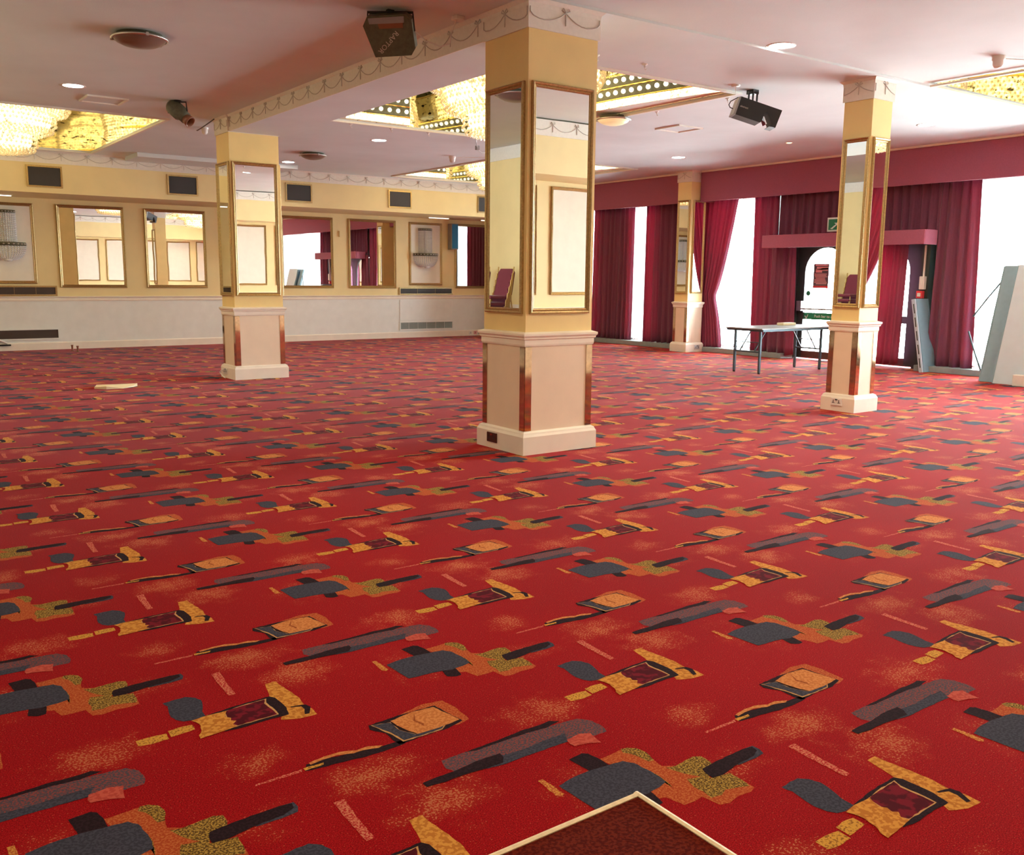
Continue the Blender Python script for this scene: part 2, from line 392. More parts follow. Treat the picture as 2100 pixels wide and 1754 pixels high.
MOTIF=json.loads('''[["orange",0,[[1851,2068],[1890,2069],[1936,2074],[1971,2072],[1994,2051],[2001,2013],[1988,1968],[1982,1925],[2018,1900],[2055,1906],[2103,1910],[2128,1897],[2127,1861],[2121,1844],[2070,1838],[2055,1789],[2092,1778],[2126,1774],[2120,1753],[2123,1712],[2121,1676],[2094,1666],[2045,1672],[1996,1661],[1965,1670],[1958,1706],[1955,1731],[1909,1727],[1879,1730],[1872,1757],[1865,1789],[1839,1798],[1831,1831],[1840,1900],[1872,1997],[1859,2021],[1853,2041]]],["olive",1,[[1948,2077],[1971,2072],[1994,2051],[2001,2013],[1987,1964],[1968,1966],[1963,2005],[1954,2034],[1938,2056]]],["olive",1,[[1984,1909],[2018,1900],[2103,1910],[2128,1897],[2127,1861],[2121,1844],[2070,1838],[2053,1788],[2126,1774],[2124,1723],[2115,1689],[2078,1705],[2041,1717],[2008,1703],[1971,1710],[1978,1747],[1974,1782],[1989,1825],[2036,1812],[2006,1853]]],["olive",1,[[1919,1984],[1923,1951],[1931,1915],[1932,1875],[1920,1816],[1929,1848],[1917,1883],[1916,1931]]],["black",1,[[1768,2121],[1827,2128],[1842,2115],[1850,2077],[1851,2022],[1824,2020],[1776,2028],[1773,2081]]],["black",1,[[1795,1852],[1849,1837],[1836,1773],[1811,1771],[1783,1792]]],["slate",2,[[1645,2017],[1709,2030],[1771,2032],[1849,2023],[1902,2017],[1922,1988],[1928,1937],[1931,1885],[1925,1850],[1886,1839],[1834,1833],[1799,1844],[1750,1851],[1697,1852],[1653,1857],[1649,1913],[1647,1968]]],["slate",2,[[2273,1851],[2316,1847],[2318,1820],[2307,1794],[2259,1788],[2183,1791],[2192,1816]]],["black",3,[[2070,1838],[2107,1843],[2205,1849],[2273,1851],[2310,1844],[2305,1818],[2267,1800],[2188,1795],[2100,1779],[2059,1784],[2061,1815]]],["gold",1,[[1610,2075],[1629,2076],[1630,2027],[1631,1975],[1617,1967],[1604,1980],[1609,2033]]],["pinkdash",1,[[2409,1779],[2444,1780],[2432,1670],[2427,1559],[2402,1557],[2403,1658]]],["slate",1,[[2188,1629],[2235,1635],[2269,1635],[2296,1610],[2308,1579],[2299,1533],[2283,1488],[2282,1446],[2236,1441],[2207,1449],[2190,1473],[2182,1505],[2186,1547],[2196,1595]]],["golden",1,[[2544,1576],[2587,1578],[2588,1529],[2599,1455],[2602,1388],[2595,1336],[2606,1290],[2603,1242],[2568,1244],[2540,1246],[2484,1273],[2502,1308],[2535,1349],[2534,1416],[2518,1466],[2532,1517]]],["black",2,[[2548,1348],[2600,1334],[2607,1308],[2583,1261],[2567,1265],[2582,1302],[2581,1328],[2549,1340]]],["black",2,[[2278,1447],[2357,1459],[2433,1467],[2518,1468],[2532,1447],[2534,1397],[2535,1349],[2521,1295],[2467,1297],[2407,1296],[2352,1292],[2297,1299],[2310,1322],[2321,1417]]],["cream",3,[[2349,1444],[2419,1454],[2503,1457],[2491,1426],[2495,1378],[2493,1315],[2426,1313],[2343,1310],[2330,1337],[2337,1423]]],["maroon",4,[[2352,1442],[2414,1449],[2495,1454],[2482,1424],[2486,1375],[2488,1318],[2429,1318],[2348,1314],[2334,1339],[2344,1428]]],["golden",5,[[2230,1437],[2281,1445],[2354,1443],[2345,1427],[2334,1399],[2348,1381],[2341,1363],[2355,1350],[2337,1332],[2343,1309],[2285,1302],[2216,1294],[2219,1320],[2237,1348],[2245,1384],[2240,1417]]],["yellow",1,[[2144,1409],[2178,1414],[2223,1409],[2222,1371],[2177,1365],[2141,1362],[2143,1385]]],["yellow",1,[[2038,1399],[2088,1400],[2136,1394],[2132,1353],[2080,1350],[2037,1358]]],["orange",0,[[2828,2154],[2938,2181],[3014,2166],[3025,2097],[3016,1993],[2966,1979],[2936,1988],[2925,2118]]],["black",1,[[2709,2145],[2828,2154],[2971,2147],[2978,2081],[2991,1995],[2922,1975],[2836,1977],[2754,1970],[2732,1972],[2728,2005],[2731,2064],[2699,2115]]],["cream",2,[[2715,2141],[2782,2124],[2780,2059],[2811,2001],[2925,1999],[2901,1980],[2821,1978],[2751,1980],[2741,2053]]],["slate",3,[[2719,2137],[2779,2122],[2779,2058],[2809,2000],[2918,1998],[2902,1985],[2827,1982],[2758,1986],[2748,2055]]],["peach",4,[[2785,2130],[2878,2147],[2960,2139],[2973,2077],[2986,2006],[2904,1996],[2816,1998],[2798,2047],[2788,2090]]],["brown",5,[[2880,2136],[2866,2112],[2849,2086],[2859,2049],[2861,2032],[2870,2049],[2858,2087],[2870,2109]]],["black",1,[[2769,1988],[2742,1992],[2681,1993],[2616,2004],[2578,2010],[2515,2020],[2433,2025],[2413,1989],[2461,1981],[2539,1972],[2609,1962],[2687,1962],[2749,1967]]],["peach",2,[[2443,2028],[2499,2038],[2550,2037],[2600,2015],[2641,2018],[2685,1997],[2667,1989],[2623,2003],[2584,2003],[2533,2023],[2488,2022],[2443,2015]]],["yellow",2,[[2415,2008],[2482,2005],[2476,1993],[2415,1991]]],["pinkdash",0,[[2261,2003],[2411,2006],[2404,1992],[2258,1993]]],["mauve",1,[[2789,1805],[2879,1808],[2964,1797],[3090,1809],[3175,1794],[3244,1790],[3324,1781],[3354,1742],[3358,1689],[3346,1654],[3290,1653],[3250,1684],[3193,1673],[3140,1675],[3037,1679],[2946,1677],[2885,1681],[2844,1709],[2788,1725],[2776,1756]]],["slate",2,[[2859,1724],[2976,1721],[3053,1715],[3150,1724],[3224,1723],[3194,1673],[3049,1675],[2926,1675],[2875,1685]]],["black",2,[[2877,1807],[3004,1811],[3109,1821],[3187,1818],[3233,1823],[3262,1801],[3193,1788],[3117,1797],[3025,1797],[2912,1796]]],["black",3,[[2673,1723],[2727,1728],[2790,1727],[2875,1739],[2966,1737],[2963,1711],[2941,1683],[2875,1685],[2802,1692],[2734,1690],[2673,1697]]],["salmon",3,[[3198,1684],[3257,1693],[3293,1676],[3284,1639],[3280,1606],[3241,1626],[3193,1636],[3189,1655]]]]''')
def refine(P):
    out=[]; n=len(P)
    for i in range(n):
        a=P[i]; c=P[(i+1)%n]; d=math.hypot(c[0]-a[0],c[1]-a[1]); k=max(1,int(d/16))
        out.append((a[0]/1000,a[1]/1000))
        for j in range(1,k):
            t=j/k; out.append(((a[0]+(c[0]-a[0])*t)/1000+random.uniform(-.0018,.0018),(a[1]+(c[1]-a[1])*t)/1000+random.uniform(-.0018,.0018)))
    return out
fl=MB()
fl.box(-3.2,16,-3.2,21,-.12,0,0)
cell=[(CK.index(m),.0004+.0003*l,refine(P)) for m,l,P in MOTIF]
for i in range(-3,11):
    for j in range(-10,20):
        dx,dy=i*CX,j*CY+i*CS
        if not(-1.2<1.9+dx<14.6 and 0.4<2+dy<20.4): continue
        for mi,z,P in cell:
            fl.face([(x+dx,y+dy,z) for x,y in P],mi)
floor=struct(fl.build('floor',[CM[k] for k in CK],off=(0,0,0)))

# ------------------------------------------------------------------ walls
def S(name,mb,m,off=None): return struct(mb.build(name,m,off=off))
mb=MB(); mb.box(-.2,XW+.6,YB,YB+.15,0,H+.1,0); mb.box(-.1,XW,YB-.012,YB,.15,.965,1)
S('wall_back',mb,[M['cream'],M['wains']],off=(7.5,YB,0))
# dropped bulkhead above the back wall
mb=MB(); mb.box(-.1,XW,YBH,YB,2.97,H,0); S('trim_1',mb,[M['cream']])
mb=MB(); mb.box(4.78,7.9,18.4,YBH,3.645,H-.001,0); S('trim_2',mb,[M['ceil']])
# skirting and dado rails
mb=MB()
mb.prism([(YB-.03,0),(YB-.03,.13),(YB-.02,.15),(YB,.15),(YB,0)],0,-.1,XW,0)
S('baseboard_back',mb,[M['white']])
mb=MB(); mb.prism([(YB,.965),(YB-.025,.965),(YB-.03,.99),(YB-.018,1.0),(YB-.02,1.03),(YB-.045,1.045),(YB-.045,1.06),(YB,1.062)],0,-.1,XW,0)
S('trim_3',mb,[M['white']])
def swags(mb,o,d,L_,n,mi=1,per=.445,z=3.655,dep=.085,ph=0):
    """festoon relief: o start point, d unit dir along band, n outward normal"""
    o=Vector(o); d=Vector(d); n=Vector(n)
    x=ph
    def P(s,zz): q=o+d*s+n*.004; return (q.x,q.y,zz)
    while x<L_+per:
        a,bb=x,x+per
        pts=[P(min(max(a+(bb-a)*t/8,0),L_), z-dep*(1-(2*t/8-1)**2)) for t in range(9)]
        if 0<=bb and a<=L_: mb.tube(pts,.0045,4,mi,caps=False)
        if 0<=a<=L_:
            mb.tube([P(a,z+.01),P(a,z-.10)],.005,4,mi)
            for s in (-1,1):
                mb.tube([P(a,z+.005),P(min(max(a+s*.03,0),L_),z+.04),P(min(max(a+s*.045,0),L_),z+.015),P(a,z)],.004,4,mi,caps=False)
        x+=per
mb=MB(); mb.box(-.1,XW,YBH-.012,YBH,3.50,H-.001,0); mb.prism([(YBH-.012,H-.03),(YBH-.05,H-.001),(YBH-.012,H-.001)],0,-.1,XW,0)
swags(mb,(0,YBH-.012,0),(1,0,0),14.9,(0,-1,0),ph=.1)
S('trim_4',mb,[M['frieze'],M['swag']])
# left wall and the parts of the room beside the camera
def panelled(mb,axis,c,a,b,inw):
    """cream wall with white dado on plane c, spanning a..b, room side inw"""
    t=.12*(-inw)
    def bx(c0,c1,z0,z1,mi):
        lo,hi=min(c0,c1),max(c0,c1)
        if axis==0: mb.box(lo,hi,a,b,z0,z1,mi)
        else: mb.box(a,b,lo,hi,z0,z1,mi)
    bx(c,c+t,0,H+.1,0); bx(c,c+.012*inw,.15,.965,1); bx(c,c+.03*inw,0,.15,2); bx(c,c+.035*inw,.965,1.06,2)
    bx(c,c+.014*inw,3.50,H-.001,3)
W4=[M['cream'],M['wains'],M['white'],M['frieze'],M['swag']]
mb=MB(); panelled(mb,0,-.1,8,YB,1); S('wall_left',mb,W4)
mb=MB(); panelled(mb,1,8,-3,-.1,-1); S('wall_left_return',mb,W4)
mb=MB(); panelled(mb,0,-3,-3,8,1); S('wall_left_near',mb,W4)
mb=MB(); panelled(mb,1,-3,-3,5.4,1); S('wall_rear',mb,W4)
mb=MB(); panelled(mb,0,5.4,-3,1.1,-1); S('wall_rear_return',mb,W4)
mb=MB(); panelled(mb,1,1.1,5.4,XW+.5,1); mb.box(5.4,XW,1.1,1.85,2.97,H-.001,0); mb.box(5.4,XW,1.85,1.864,3.5,H-.001,3); swags(mb,(5.4,1.864,0),(1,0,0),9.5,(0,1,0),mi=4)
S('wall_front',mb,W4)

# ------------------------------------------------------------------ ceiling with four coffers
COF={'left':(.35,4.12,14.25,19.0),'centre':(5.95,9.0,7.92,12.78),'back':(10.35,13.42,14.4,18.85),'right':(10.42,13.45,2.3,6.22)}
xs=sorted({-3.2,16.0}|{c[0] for c in COF.values()}|{c[1] for c in COF.values()})
ys=sorted({-3.2,21.0,6.32}|{c[2] for c in COF.values()}|{c[3] for c in COF.values()})
mb=MB()
for i in range(len(xs)-1):
    for j in range(len(ys)-1):
        cx=(xs[i]+xs[i+1])/2; cy=(ys[j]+ys[j+1])/2
        if any(c[0]<cx<c[1] and c[2]<cy<c[3] for c in COF.values()): continue
        z0=H+(.022 if cy<6.32 else 0)
        mb.box(xs[i],xs[i+1],ys[j],ys[j+1],z0,H+.10,0)
mb.box(-3.2,16,-3.2,21,4.62,4.7,0)  # unseen roof slab added above the coffers to block outside light
S('ceiling',mb,[M['ceil']],off=(0,0,0))
k=5
for nm,(x0,x1,y0,y1) in COF.items():
    mb=MB(); t=.03; zt=4.5
    zb=H+.10
    mb.box(x0-t,x0,y0-t,y1+t,zb,zt,0); mb.box(x1,x1+t,y0-t,y1+t,zb,zt,0)
    mb.box(x0,x1,y0-t,y0,zb,zt,0); mb.box(x0,x1,y1,y1+t,zb,zt,0)
    for (a,b,c,d) in ((x0,x0+.004,y0,y1),(x1-.004,x1,y0,y1),(x0,x1,y0,y0+.004),(x0,x1,y1-.004,y1)):
        mb.box(a,b,c,d,H+.02,zb+.01,0)
    mb.box(x0-t,x1+t,y0-t,y1+t,zt,zt+.03,0)
    e=.05
    for (a,b,c,d) in ((x0-e,x0,y0-e,y1+e),(x1,x1+e,y0-e,y1+e),(x0,x1,y0-e,y0),(x0,x1,y1,y1+e)):
        mb.box(a,b,c,d,H-.022,H+.0,1)
    S('trim_%d'%k,mb,[M['coffermirror'],M['frieze']]); k+=1
# beam between the two near columns
mb=MB(); mb.box(4.735,5.47,6.98,13.38,3.50,H-.001,0); mb.box(4.722,4.735,6.98,13.38,3.50,H-.001,1)
mb.prism([(4.722,H-.03),(4.69,H-.001),(4.722,H-.001)],1,6.98,13.38,1)
swags(mb,(4.722,6.98,0),(0,1,0),6.4,(-1,0,0),mi=2,ph=.1)
S('trim_%d'%k,mb,[M['ceil'],M['frieze'],M['swag']]); k+=1

# ------------------------------------------------------------------ window wall
win=[(2.3,8.25),(9.22,11.73),(12.19,12.30),(12.5,14.0),(15.5,16.4),(17.45,18.3)]
mb=MB(); y=1.0
for a,b in win+[(21,21)]:
    if a>y: mb.box(15.35,15.55,y,a,0,H+.1,0)
    if b<21:
        mb.box(15.35,15.55,a,b,3.2 if b!=11.73 else 2.25,H+.1,0)
    y=b
S('wall_right',mb,[M['greenwall']])
# low plinth along the windows
mb=MB()
for a,b in ((1.2,8.95),(11.75,13.8),(14.27,YBH+1.4)):
    mb.bbox(XW,15.35,a,b,0,.10,.006,0)
S('baseboard_right',mb,[M['plinth']])
k2=1
for a,b in win:
    if (a,b)==(9.22,11.73): continue
    mb=MB()
    if b-a>.2:
        fr=.05; n=max(1,round((b-a)/1.3))
        mb.box(15.40,15.48,a,b,.1,.16,0); mb.box(15.40,15.48,a,b,3.14,3.2,0)
        for q in range(n+1):
            yy=a+(b-a-fr)*q/n; mb.box(15.40,15.48,yy,yy+fr,.16,3.14,0)
    o=MB(); o.box(15.435,15.44,a,b,.12,3.18,0)
    if b-a>.2:
        w=S('window_%d'%k2,mb,[M['whiteplastic']]); p=o.build('pane',[M['glass']],w,off=tuple(w.location))
        k2+=1
    else:
        S('window_%d'%k2,o,[M['glass']]); k2+=1
# net curtains
def wavy(mb,y0,y1,z0,z1,x,amp,per,edges=None,nz=14,seed=0,thick=0,top_pinch=True):
    """hanging cloth: edges(t)->(yl,yr) for t from 0 bottom to 1 top"""
    rnd=random.Random(seed); n=max(8,int((y1-y0)/per*10)); ph=rnd.uniform(0,6)
    ks=[(rnd.uniform(.75,1.25),rnd.uniform(0,6)) for _ in range(3)]
    rows=[]
    for j in range(nz+1):
        t=j/nz; a,b=(edges(t) if edges else (y0,y1)); row=[]
        for i in range(n+1):
            s=i/n; yy=a+(b-a)*s
            s0=(y1-y0)*s/per*2*math.pi
            am=amp*(.55+.45*(1-t))
            xx=x+am*math.sin(s0+ph+.5*math.sin(s0*.37*ks[0][0]+ks[0][1])+.15*math.sin(t*3+ks[1][1]))+am*.35*math.sin(s0*2.3*ks[1][0]+ks[2][1]+t)
            row.append((xx,yy,z0+(z1-z0)*t+(.012*math.sin(s0*1.1+1) if j==0 else 0)))
        rows.append(row)
    vs=[p for r in rows for p in r]; k_=n+1
    fs=[(j*k_+i,j*k_+i+1,(j+1)*k_+i+1,(j+1)*k_+i) for j in range(nz) for i in range(n)]
    mb.raw(vs,fs,0,True)
def curtain(y0,y1,z0,z1,x,label,edges=None,per=.17,amp=.045,seed=0,m='curtain',name='curtain',group='floor length burgundy curtains',cat='curtain',nz=14):
    mb=MB(); wavy(mb,y0,y1,z0,z1,x,amp,per,edges,nz,seed)
    o=mb.build(name,[M[m]])
    md=o.modifiers.new('cloth_thickness','SOLIDIFY'); md.thickness=.004; md.offset=0
    return tag(o,label,cat,group)
for a,b,lab in ((2.35,8.2,'white net curtain behind the leaning boards at the far right window'),(12.52,13.95,'white net curtain between the tied back curtain and the doorway drapes'),
                (15.52,16.38,'white net curtain in the gap left of the far pillar'),(17.47,18.28,'white net curtain in the sliver of window beside the central pillar')):
    mb=MB(); wavy(mb,a,b,.13,3.15,15.30,.02,.10,None,4,int(a*7)); tag(mb.build('net_curtain',[M['sheer']]),lab,'curtain','white net curtains at the windows')
def lerp(a,b,t): return a+(b-a)*t
curtain(16.21,17.60,.09,3.2,15.12,'burgundy curtain next to the central pillar, bright pink at its right edge',lambda t:(lerp(16.24,16.19,t),lerp(17.64,17.58,t)),seed=3)
curtain(14.75,15.76,.10,3.2,15.12,'burgundy curtain hanging directly left of the far pillar',seed=5)
def tied(t):
    z=.1+3.1*t
    if z<1.2: r=lerp(13.46,13.68,min(1,(z-.1)/1.1)**1.6)
    else:
        q=(z-1.2)/2.0; r=13.68-.54*q**.72
    l=14.2 if z>1.2 else 14.15
    return (r,l)
curtain(13.14,14.2,.08,3.2,15.13,'burgundy curtain drawn to the right of the far pillar and tied back at waist height',tied,per=.13,seed=8,nz=30)
curtain(12.12,12.70,.08,3.2,15.14,'dark purple curtain on the right of the bright window, behind the table',lambda t:(lerp(12.13,12.125,t),lerp(12.64,12.71,t)),seed=11)
curtain(11.62,12.12,.07,2.25,15.06,'burgundy door drape left of the glazed door, half behind the table',lambda t:(lerp(11.58,11.62,t),lerp(12.2,12.14,t)),seed=13,group='drapes around the doorway')
curtain(10.55,12.04,2.3,3.2,15.12,'short burgundy drape over the door pelmet, left of the exit sign',seed=15,nz=6,group='drapes around the doorway')
curtain(8.70,10.55,2.3,3.2,15.13,'short burgundy drape over the door pelmet, right of the near pillar',seed=16,nz=6,group='drapes around the doorway')
curtain(9.27,10.18,.07,2.25,15.04,'burgundy drape over the right leaf of the glazed door',lambda t:(lerp(9.33,9.26,t),lerp(10.2,10.15,t)),per=.15,seed=18,group='drapes around the doorway')
curtain(8.05,8.78,.09,3.2,15.12,'burgundy curtain at the left of the widest bright window, beside the leaning boards',lambda t:(lerp(8.03,8.12,t),lerp(8.82,8.76,t)),per=.2,amp=.055,seed=21)
def tied2(t):
    z=.1+3.1*t
    r=lerp(2.75,2.5,min(1,(z-.1)/1.1)) if z<1.2 else 2.5+.85*((z-1.2)/2.0)**.72
    return (1.95,r)
curtain(1.95,3.3,.08,3.2,15.13,'burgundy curtain tied back beyond the right edge of the view',tied2,per=.15,seed=31,nz=30)
curtain(17.95+.35,19.25,.1,3.2,15.12,'burgundy curtain at the far end of the window wall behind the central pillar',seed=22)
# pelmets
def pelmet(x0,x1,y0,y1,z0,z1,label,group=None):
    mb=MB(); mb.bbox(x0,x0+.03,y0,y1,z0,z1,.006); mb.box(x0+.03,x1,y0,y0+.02,z0,z1); mb.box(x0+.03,x1,y1-.02,y1,z0,z1); mb.box(x0+.03,x1,y0+.02,y1-.02,z1-.02,z1)
    return tag(mb.build('pelmet',[M['pelmet']]),label,'pelmet',group)
pelmet(14.75,15.34,14.26,YBH-.06,3.10,H-.035,'deep crimson pelmet board left of the far pillar','ceiling height pelmets')
pelmet(14.75,15.34,1.9,13.83,3.10,H-.035,'deep crimson pelmet board running from the far pillar to the right edge','ceiling height pelmets')
pelmet(14.62,15.0,8.73,12.07,2.12,2.36,'lower crimson box pelmet over the glazed double door')
mb=MB(); mb.box(14.72,14.78,1.9,13.80,H-.034,H-.001,0); mb.box(14.72,14.78,14.28,YBH-.06,H-.034,H-.001,0)
S('trim_%d'%k,mb,[M['white']]); k+=1

# ------------------------------------------------------------------ glazed double door
dx=15.36
mb=MB()
mb.box(dx-.04,dx+.06,11.73,11.85,0,2.27); mb.box(dx-.04,dx+.06,9.1,9.22,0,2.27); mb.box(dx-.04,dx+.06,9.22,11.73,2.18,2.27)
mb.box(15.12,dx-.04,8.90,9.04,0,2.25)
D=struct(mb.build('door_1',[M['door']]))
def leaf(y0,y1,arch,name):
    g0,g1=y0+.17,y1-.15; cy=(g0+g1)/2; r=(g1-g0)/2
    mb=MB(); X0,X1=dx-.01,dx+.035
    mb.box(X0,X1,y0,g0,.02,2.17); mb.box(X0,X1,g1,y1,.02,2.17)
    mb.box(X0,X1,g0,g1,.02,.16,1); mb.box(X0,X1,g0,g1,.77,.90)
    zc=2.13-r; n=14
    arc=[(cy-r*math.cos(math.pi*i/n),zc+r*math.sin(math.pi*i/n)) for i in range(n+1)]
    for i in range(n):
        (ya,za),(yb,zb)=arc[i],arc[i+1]
        mb.prism([(ya,za),(yb,zb),(yb,2.17),(ya,2.17)],0,X0,X1)
    lf=mb.build(name,[M['door'],M['doorbrown']],D,off=tuple(D.location))
    g=MB(); g.prism([(g0,.9),(g1,.9)]+[(a,b) for a,b in arc[::-1]],0,dx+.01,dx+.016); g.box(dx+.01,dx+.016,g0,g1,.16,.77)
    g.build('pane',[M['glass']],lf)
    for o in lf.children if hasattr(lf,'children') else []: pass
    return lf,g0,g1
def leafpane_fix():
    for o in bpy.data.objects:
        if o.name.startswith('pane') and o.parent and o.parent.parent is D:
            for v in o.data.vertices: v.co -= D.location
lfL,gl0,gl1=leaf(10.485,11.73,True,'door_leaf'); lfR,gr0,gr1=leaf(9.22,10.465,True,'door_leaf')
leafpane_fix()
Dl=D.location
def dpart(mb,name,m,par): return mb.build(name,m,par,off=tuple(Dl))
mb=MB(); mb.box(dx-.09,dx-.06,10.57,11.62,.955,.985); mb.box(dx-.10,dx-.01,11.57,11.68,.93,1.12); mb.box(dx-.10,dx-.01,10.52,10.60,.93,1.02)
dpart(mb,'push_bar',[M['grey']],lfL)
mb=MB(); mb.box(dx-.016,dx-.011,10.70,11.56,.775,.895)
sg=dpart(mb,'push_bar_notice',[M['signgreen']],lfL)
# text faces -X : local text X axis -> -Y world, text Y -> Z
RX=Matrix(((0,0,-1,0),(-1,0,0,0),(0,1,0,0),(0,0,0,1)))
def MT(x,y,z): return Matrix.Translation((x-Dl.x,y-Dl.y,z-Dl.z)) @ RX
text_mesh('Push bar to open',.075,.001,'lettering',M['signwhite'],sg,MT(dx-.018,11.05,.835))
mb=MB(); mb.prism([(11.525,.84),(11.51,.825),(11.49,.80),(11.46,.87),(11.45,.865),(11.488,.78),(11.53,.83)],0,dx-.019,dx-.016); dpart(mb,'tick_mark',[M['signwhite']],sg)
mb=MB(); mb.cyl((dx-.002,11.49,1.27),.05,.006,20,0,axis=0); dpart(mb,'round_sticker',[M['signgreen']],lfL)
mb=MB(); mb.box(dx-.006,dx-.001,11.30,11.48,2.0-.13,2.0-.115); dpart(mb,'glass_lettering_strip',[M['grey']],lfL)
# poster on the glass
mb=MB(); mb.box(dx-.008,dx-.003,11.05,11.39,1.37,1.83,0)
po=tag(mb.build('poster',[M['postdark']]),'dark poster with pink heading and lines, stuck on the arched door glass','poster')
mb=MB(); y0,y1=11.05,11.39
mb.box(dx-.010,dx-.008,11.07,11.35,1.79,1.815); mb.box(dx-.010,dx-.008,11.07,11.32,1.72,1.775); mb.box(dx-.010,dx-.008,11.20,11.34,1.665,1.735); mb.box(dx-.010,dx-.008,11.07,11.22,1.70,1.75)
rr=random.Random(4)
for i in range(8):
    z=1.63-i*.026; a=rr.uniform(0,.05); b=rr.uniform(0,.05); mb.box(dx-.010,dx-.008,11.075+a,11.37-b,z,z+.014)
mb.build('poster_print',[M['postpink']],po,off=tuple(po.location))
mb=MB(); mb.box(dx-.011,dx-.008,11.05,11.39,1.37,1.415); mb.build('poster_footer',[M['red']],po,off=tuple(po.location))
# exit sign
mb=MB(); mb.box(14.93,14.96,10.37,10.84,2.40,2.65,0)
sn=tag(mb.build('exit_sign',[M['signwhite']]),'green and white emergency exit sign above the door pelmet, half behind the near pillar','sign')
mb=MB(); mb.box(14.926,14.93,10.40,10.81,2.43,2.62); mb.build('green_panel',[M['signgreen']],sn,off=tuple(sn.location))
mb=MB()
mb.prism([(y_-.15,z_) for y_,z_ in [(10.93,2.46),(10.90,2.46),(10.80,2.53),(10.84,2.55),(10.72,2.56),(10.74,2.50),(10.78,2.515),(10.88,2.44)]],0,14.922,14.926)
mb.cyl((14.922,10.53,2.585),.018,.004,10,0,axis=0); mb.prism([(y_-.15,z_) for y_,z_ in [(10.70,2.565),(10.66,2.565),(10.64,2.45),(10.67,2.45),(10.69,2.50),(10.72,2.45),(10.74,2.46)]],0,14.922,14.926)
mb.build('pictogram',[M['signwhite']],sn,off=tuple(sn.location))
# fire alarm point + conduit + detector box right of the door
mb=MB(); mb.bbox(15.04,15.12,8.93,9.02,1.38,1.60,.006); cb=tag(mb.build('junction_box',[M['whiteplastic']]),'white junction box on the wall above the red call point, right of the door','junction box')
mb=MB(); mb.box(15.09,15.115,8.965,8.99,1.60,2.12); mb.build('conduit',[M['whiteplastic']],cb,off=tuple(cb.location))
mb=MB(); mb.bbox(15.04,15.12,8.95,9.06,1.23,1.355,.006,0); rb=tag(mb.build('fire_call_point',[M['red']]),'red fire alarm call point under the white junction box','call point')
mb=MB(); mb.box(15.035,15.04,8.975,9.035,1.26,1.32); mb.build('call_point_window',[M['whiteplastic']],rb,off=tuple(rb.location))

# ------------------------------------------------------------------ columns
def ringbox(mb,x0,x1,y0,y1,prof,mi=0):
    """profile (offset, z) swept round a rectangle (closed outward)"""
    k_=len(prof); vs=[]; fs=[]
    for sx,sy in ((x0,y0),(x1,y0),(x1,y1),(x0,y1)):
        for o_,z in prof:
            vs.append((sx+(-o_ if sx==x0 else o_),sy+(-o_ if sy==y0 else o_),z))
    for c in range(4):
        c2=(c+1)%4
        for j in range(k_-1): fs.append((c*k_+j,c2*k_+j,c2*k_+j+1,c*k_+j+1))
    mb.raw(vs,fs,mi)
def column(x0,x1,y0,y1,label,swag=True,group='square mirrored pillars',strips=((0,0),(1,0),(0,1))):
    c=empty('pillar',((x0+x1)/2,(y0+y1)/2,0),0,label,'pillar',group); off=tuple(c.location)
    mb=MB(); mb.box(x0,x1,y0,y1,1.04,3.51); mb.build('shaft',[M['yellow']],c,off=off)
    mb=MB(); ringbox(mb,x0,x1,y0,y1,[(.0,3.495),(.016,3.495),(.016,H-.06),(.02,H-.03),(.05,H-.002),(0,H-.002)])
    if swag:
        w=x1-x0; swags(mb,(x0,y0-.016,0),(1,0,0),w,(0,-1,0),ph=w/2-.445); w=y1-y0; swags(mb,(x0-.016,y1,0),(0,-1,0),w,(-1,0,0),ph=w/2-.445)
    mb.build('capital',[M['frieze'],M['swag']],c,off=off)
    mb=MB(); mb.box(x0-.006,x1+.006,y0-.006,y1+.006,.19,.97)
    mb.build('pedestal_panel',[M['pink']],c,off=off)
    mb=MB(); ringbox(mb,x0,x1,y0,y1,[(0,.925),(.014,.93),(.018,.945),(.018,.985),(.030,.993),(.030,1.003),(.042,1.02),(.042,1.038),(0,1.052)])
    mb.build('dado_rail',[M['white']],c,off=off)
    mb=MB(); ringbox(mb,x0,x1,y0,y1,[(.045,0),(.045,.155),(.034,.175),(.030,.188),(.018,.195),(.0,.205)])
    mb.box(x0-.04,x1+.04,y0-.04,y1+.04,0,.01); mb.build('skirting_block',[M['white']],c,off=off)
    for sx,sy in strips:
        X=(x0,x1)[sx]; Y=(y0,y1)[sy]; dx_=-1 if sx==0 else 1; dy_=-1 if sy==0 else 1
        w=.062
        for mi in (0,):
            mb=MB()
            xa,xb=sorted((X+dx_*.006,X-dx_*w)); mb.box(xa,xb,*sorted((Y+dy_*.006,Y+dy_*.011)),.205,.925,0)
            ya,yb=sorted((Y+dy_*.006,Y-dy_*w)); mb.box(*sorted((X+dx_*.006,X+dx_*.011)),ya,yb,.205,.925,0)
            o=mb.build('corner_mirror_strip',[M['bronze']],c,off=off); o['label']='bronze mirrored corner strip'
        mb=MB()
        for (px,py) in ((X-dx_*w,Y+dy_*.008),(X+dx_*.008,Y-dy_*w)):
            mb.box(px-.003,px+.003,py-.003,py+.003,.205,.925)
        mb.build('strip_edging',[M['brass']],o)
    return c
PR=[(0,0),(0,.020),(.010,.030),(.020,.024),(.026,.014),(.034,.017),(.042,.012),(.048,.004),(.048,.0)]
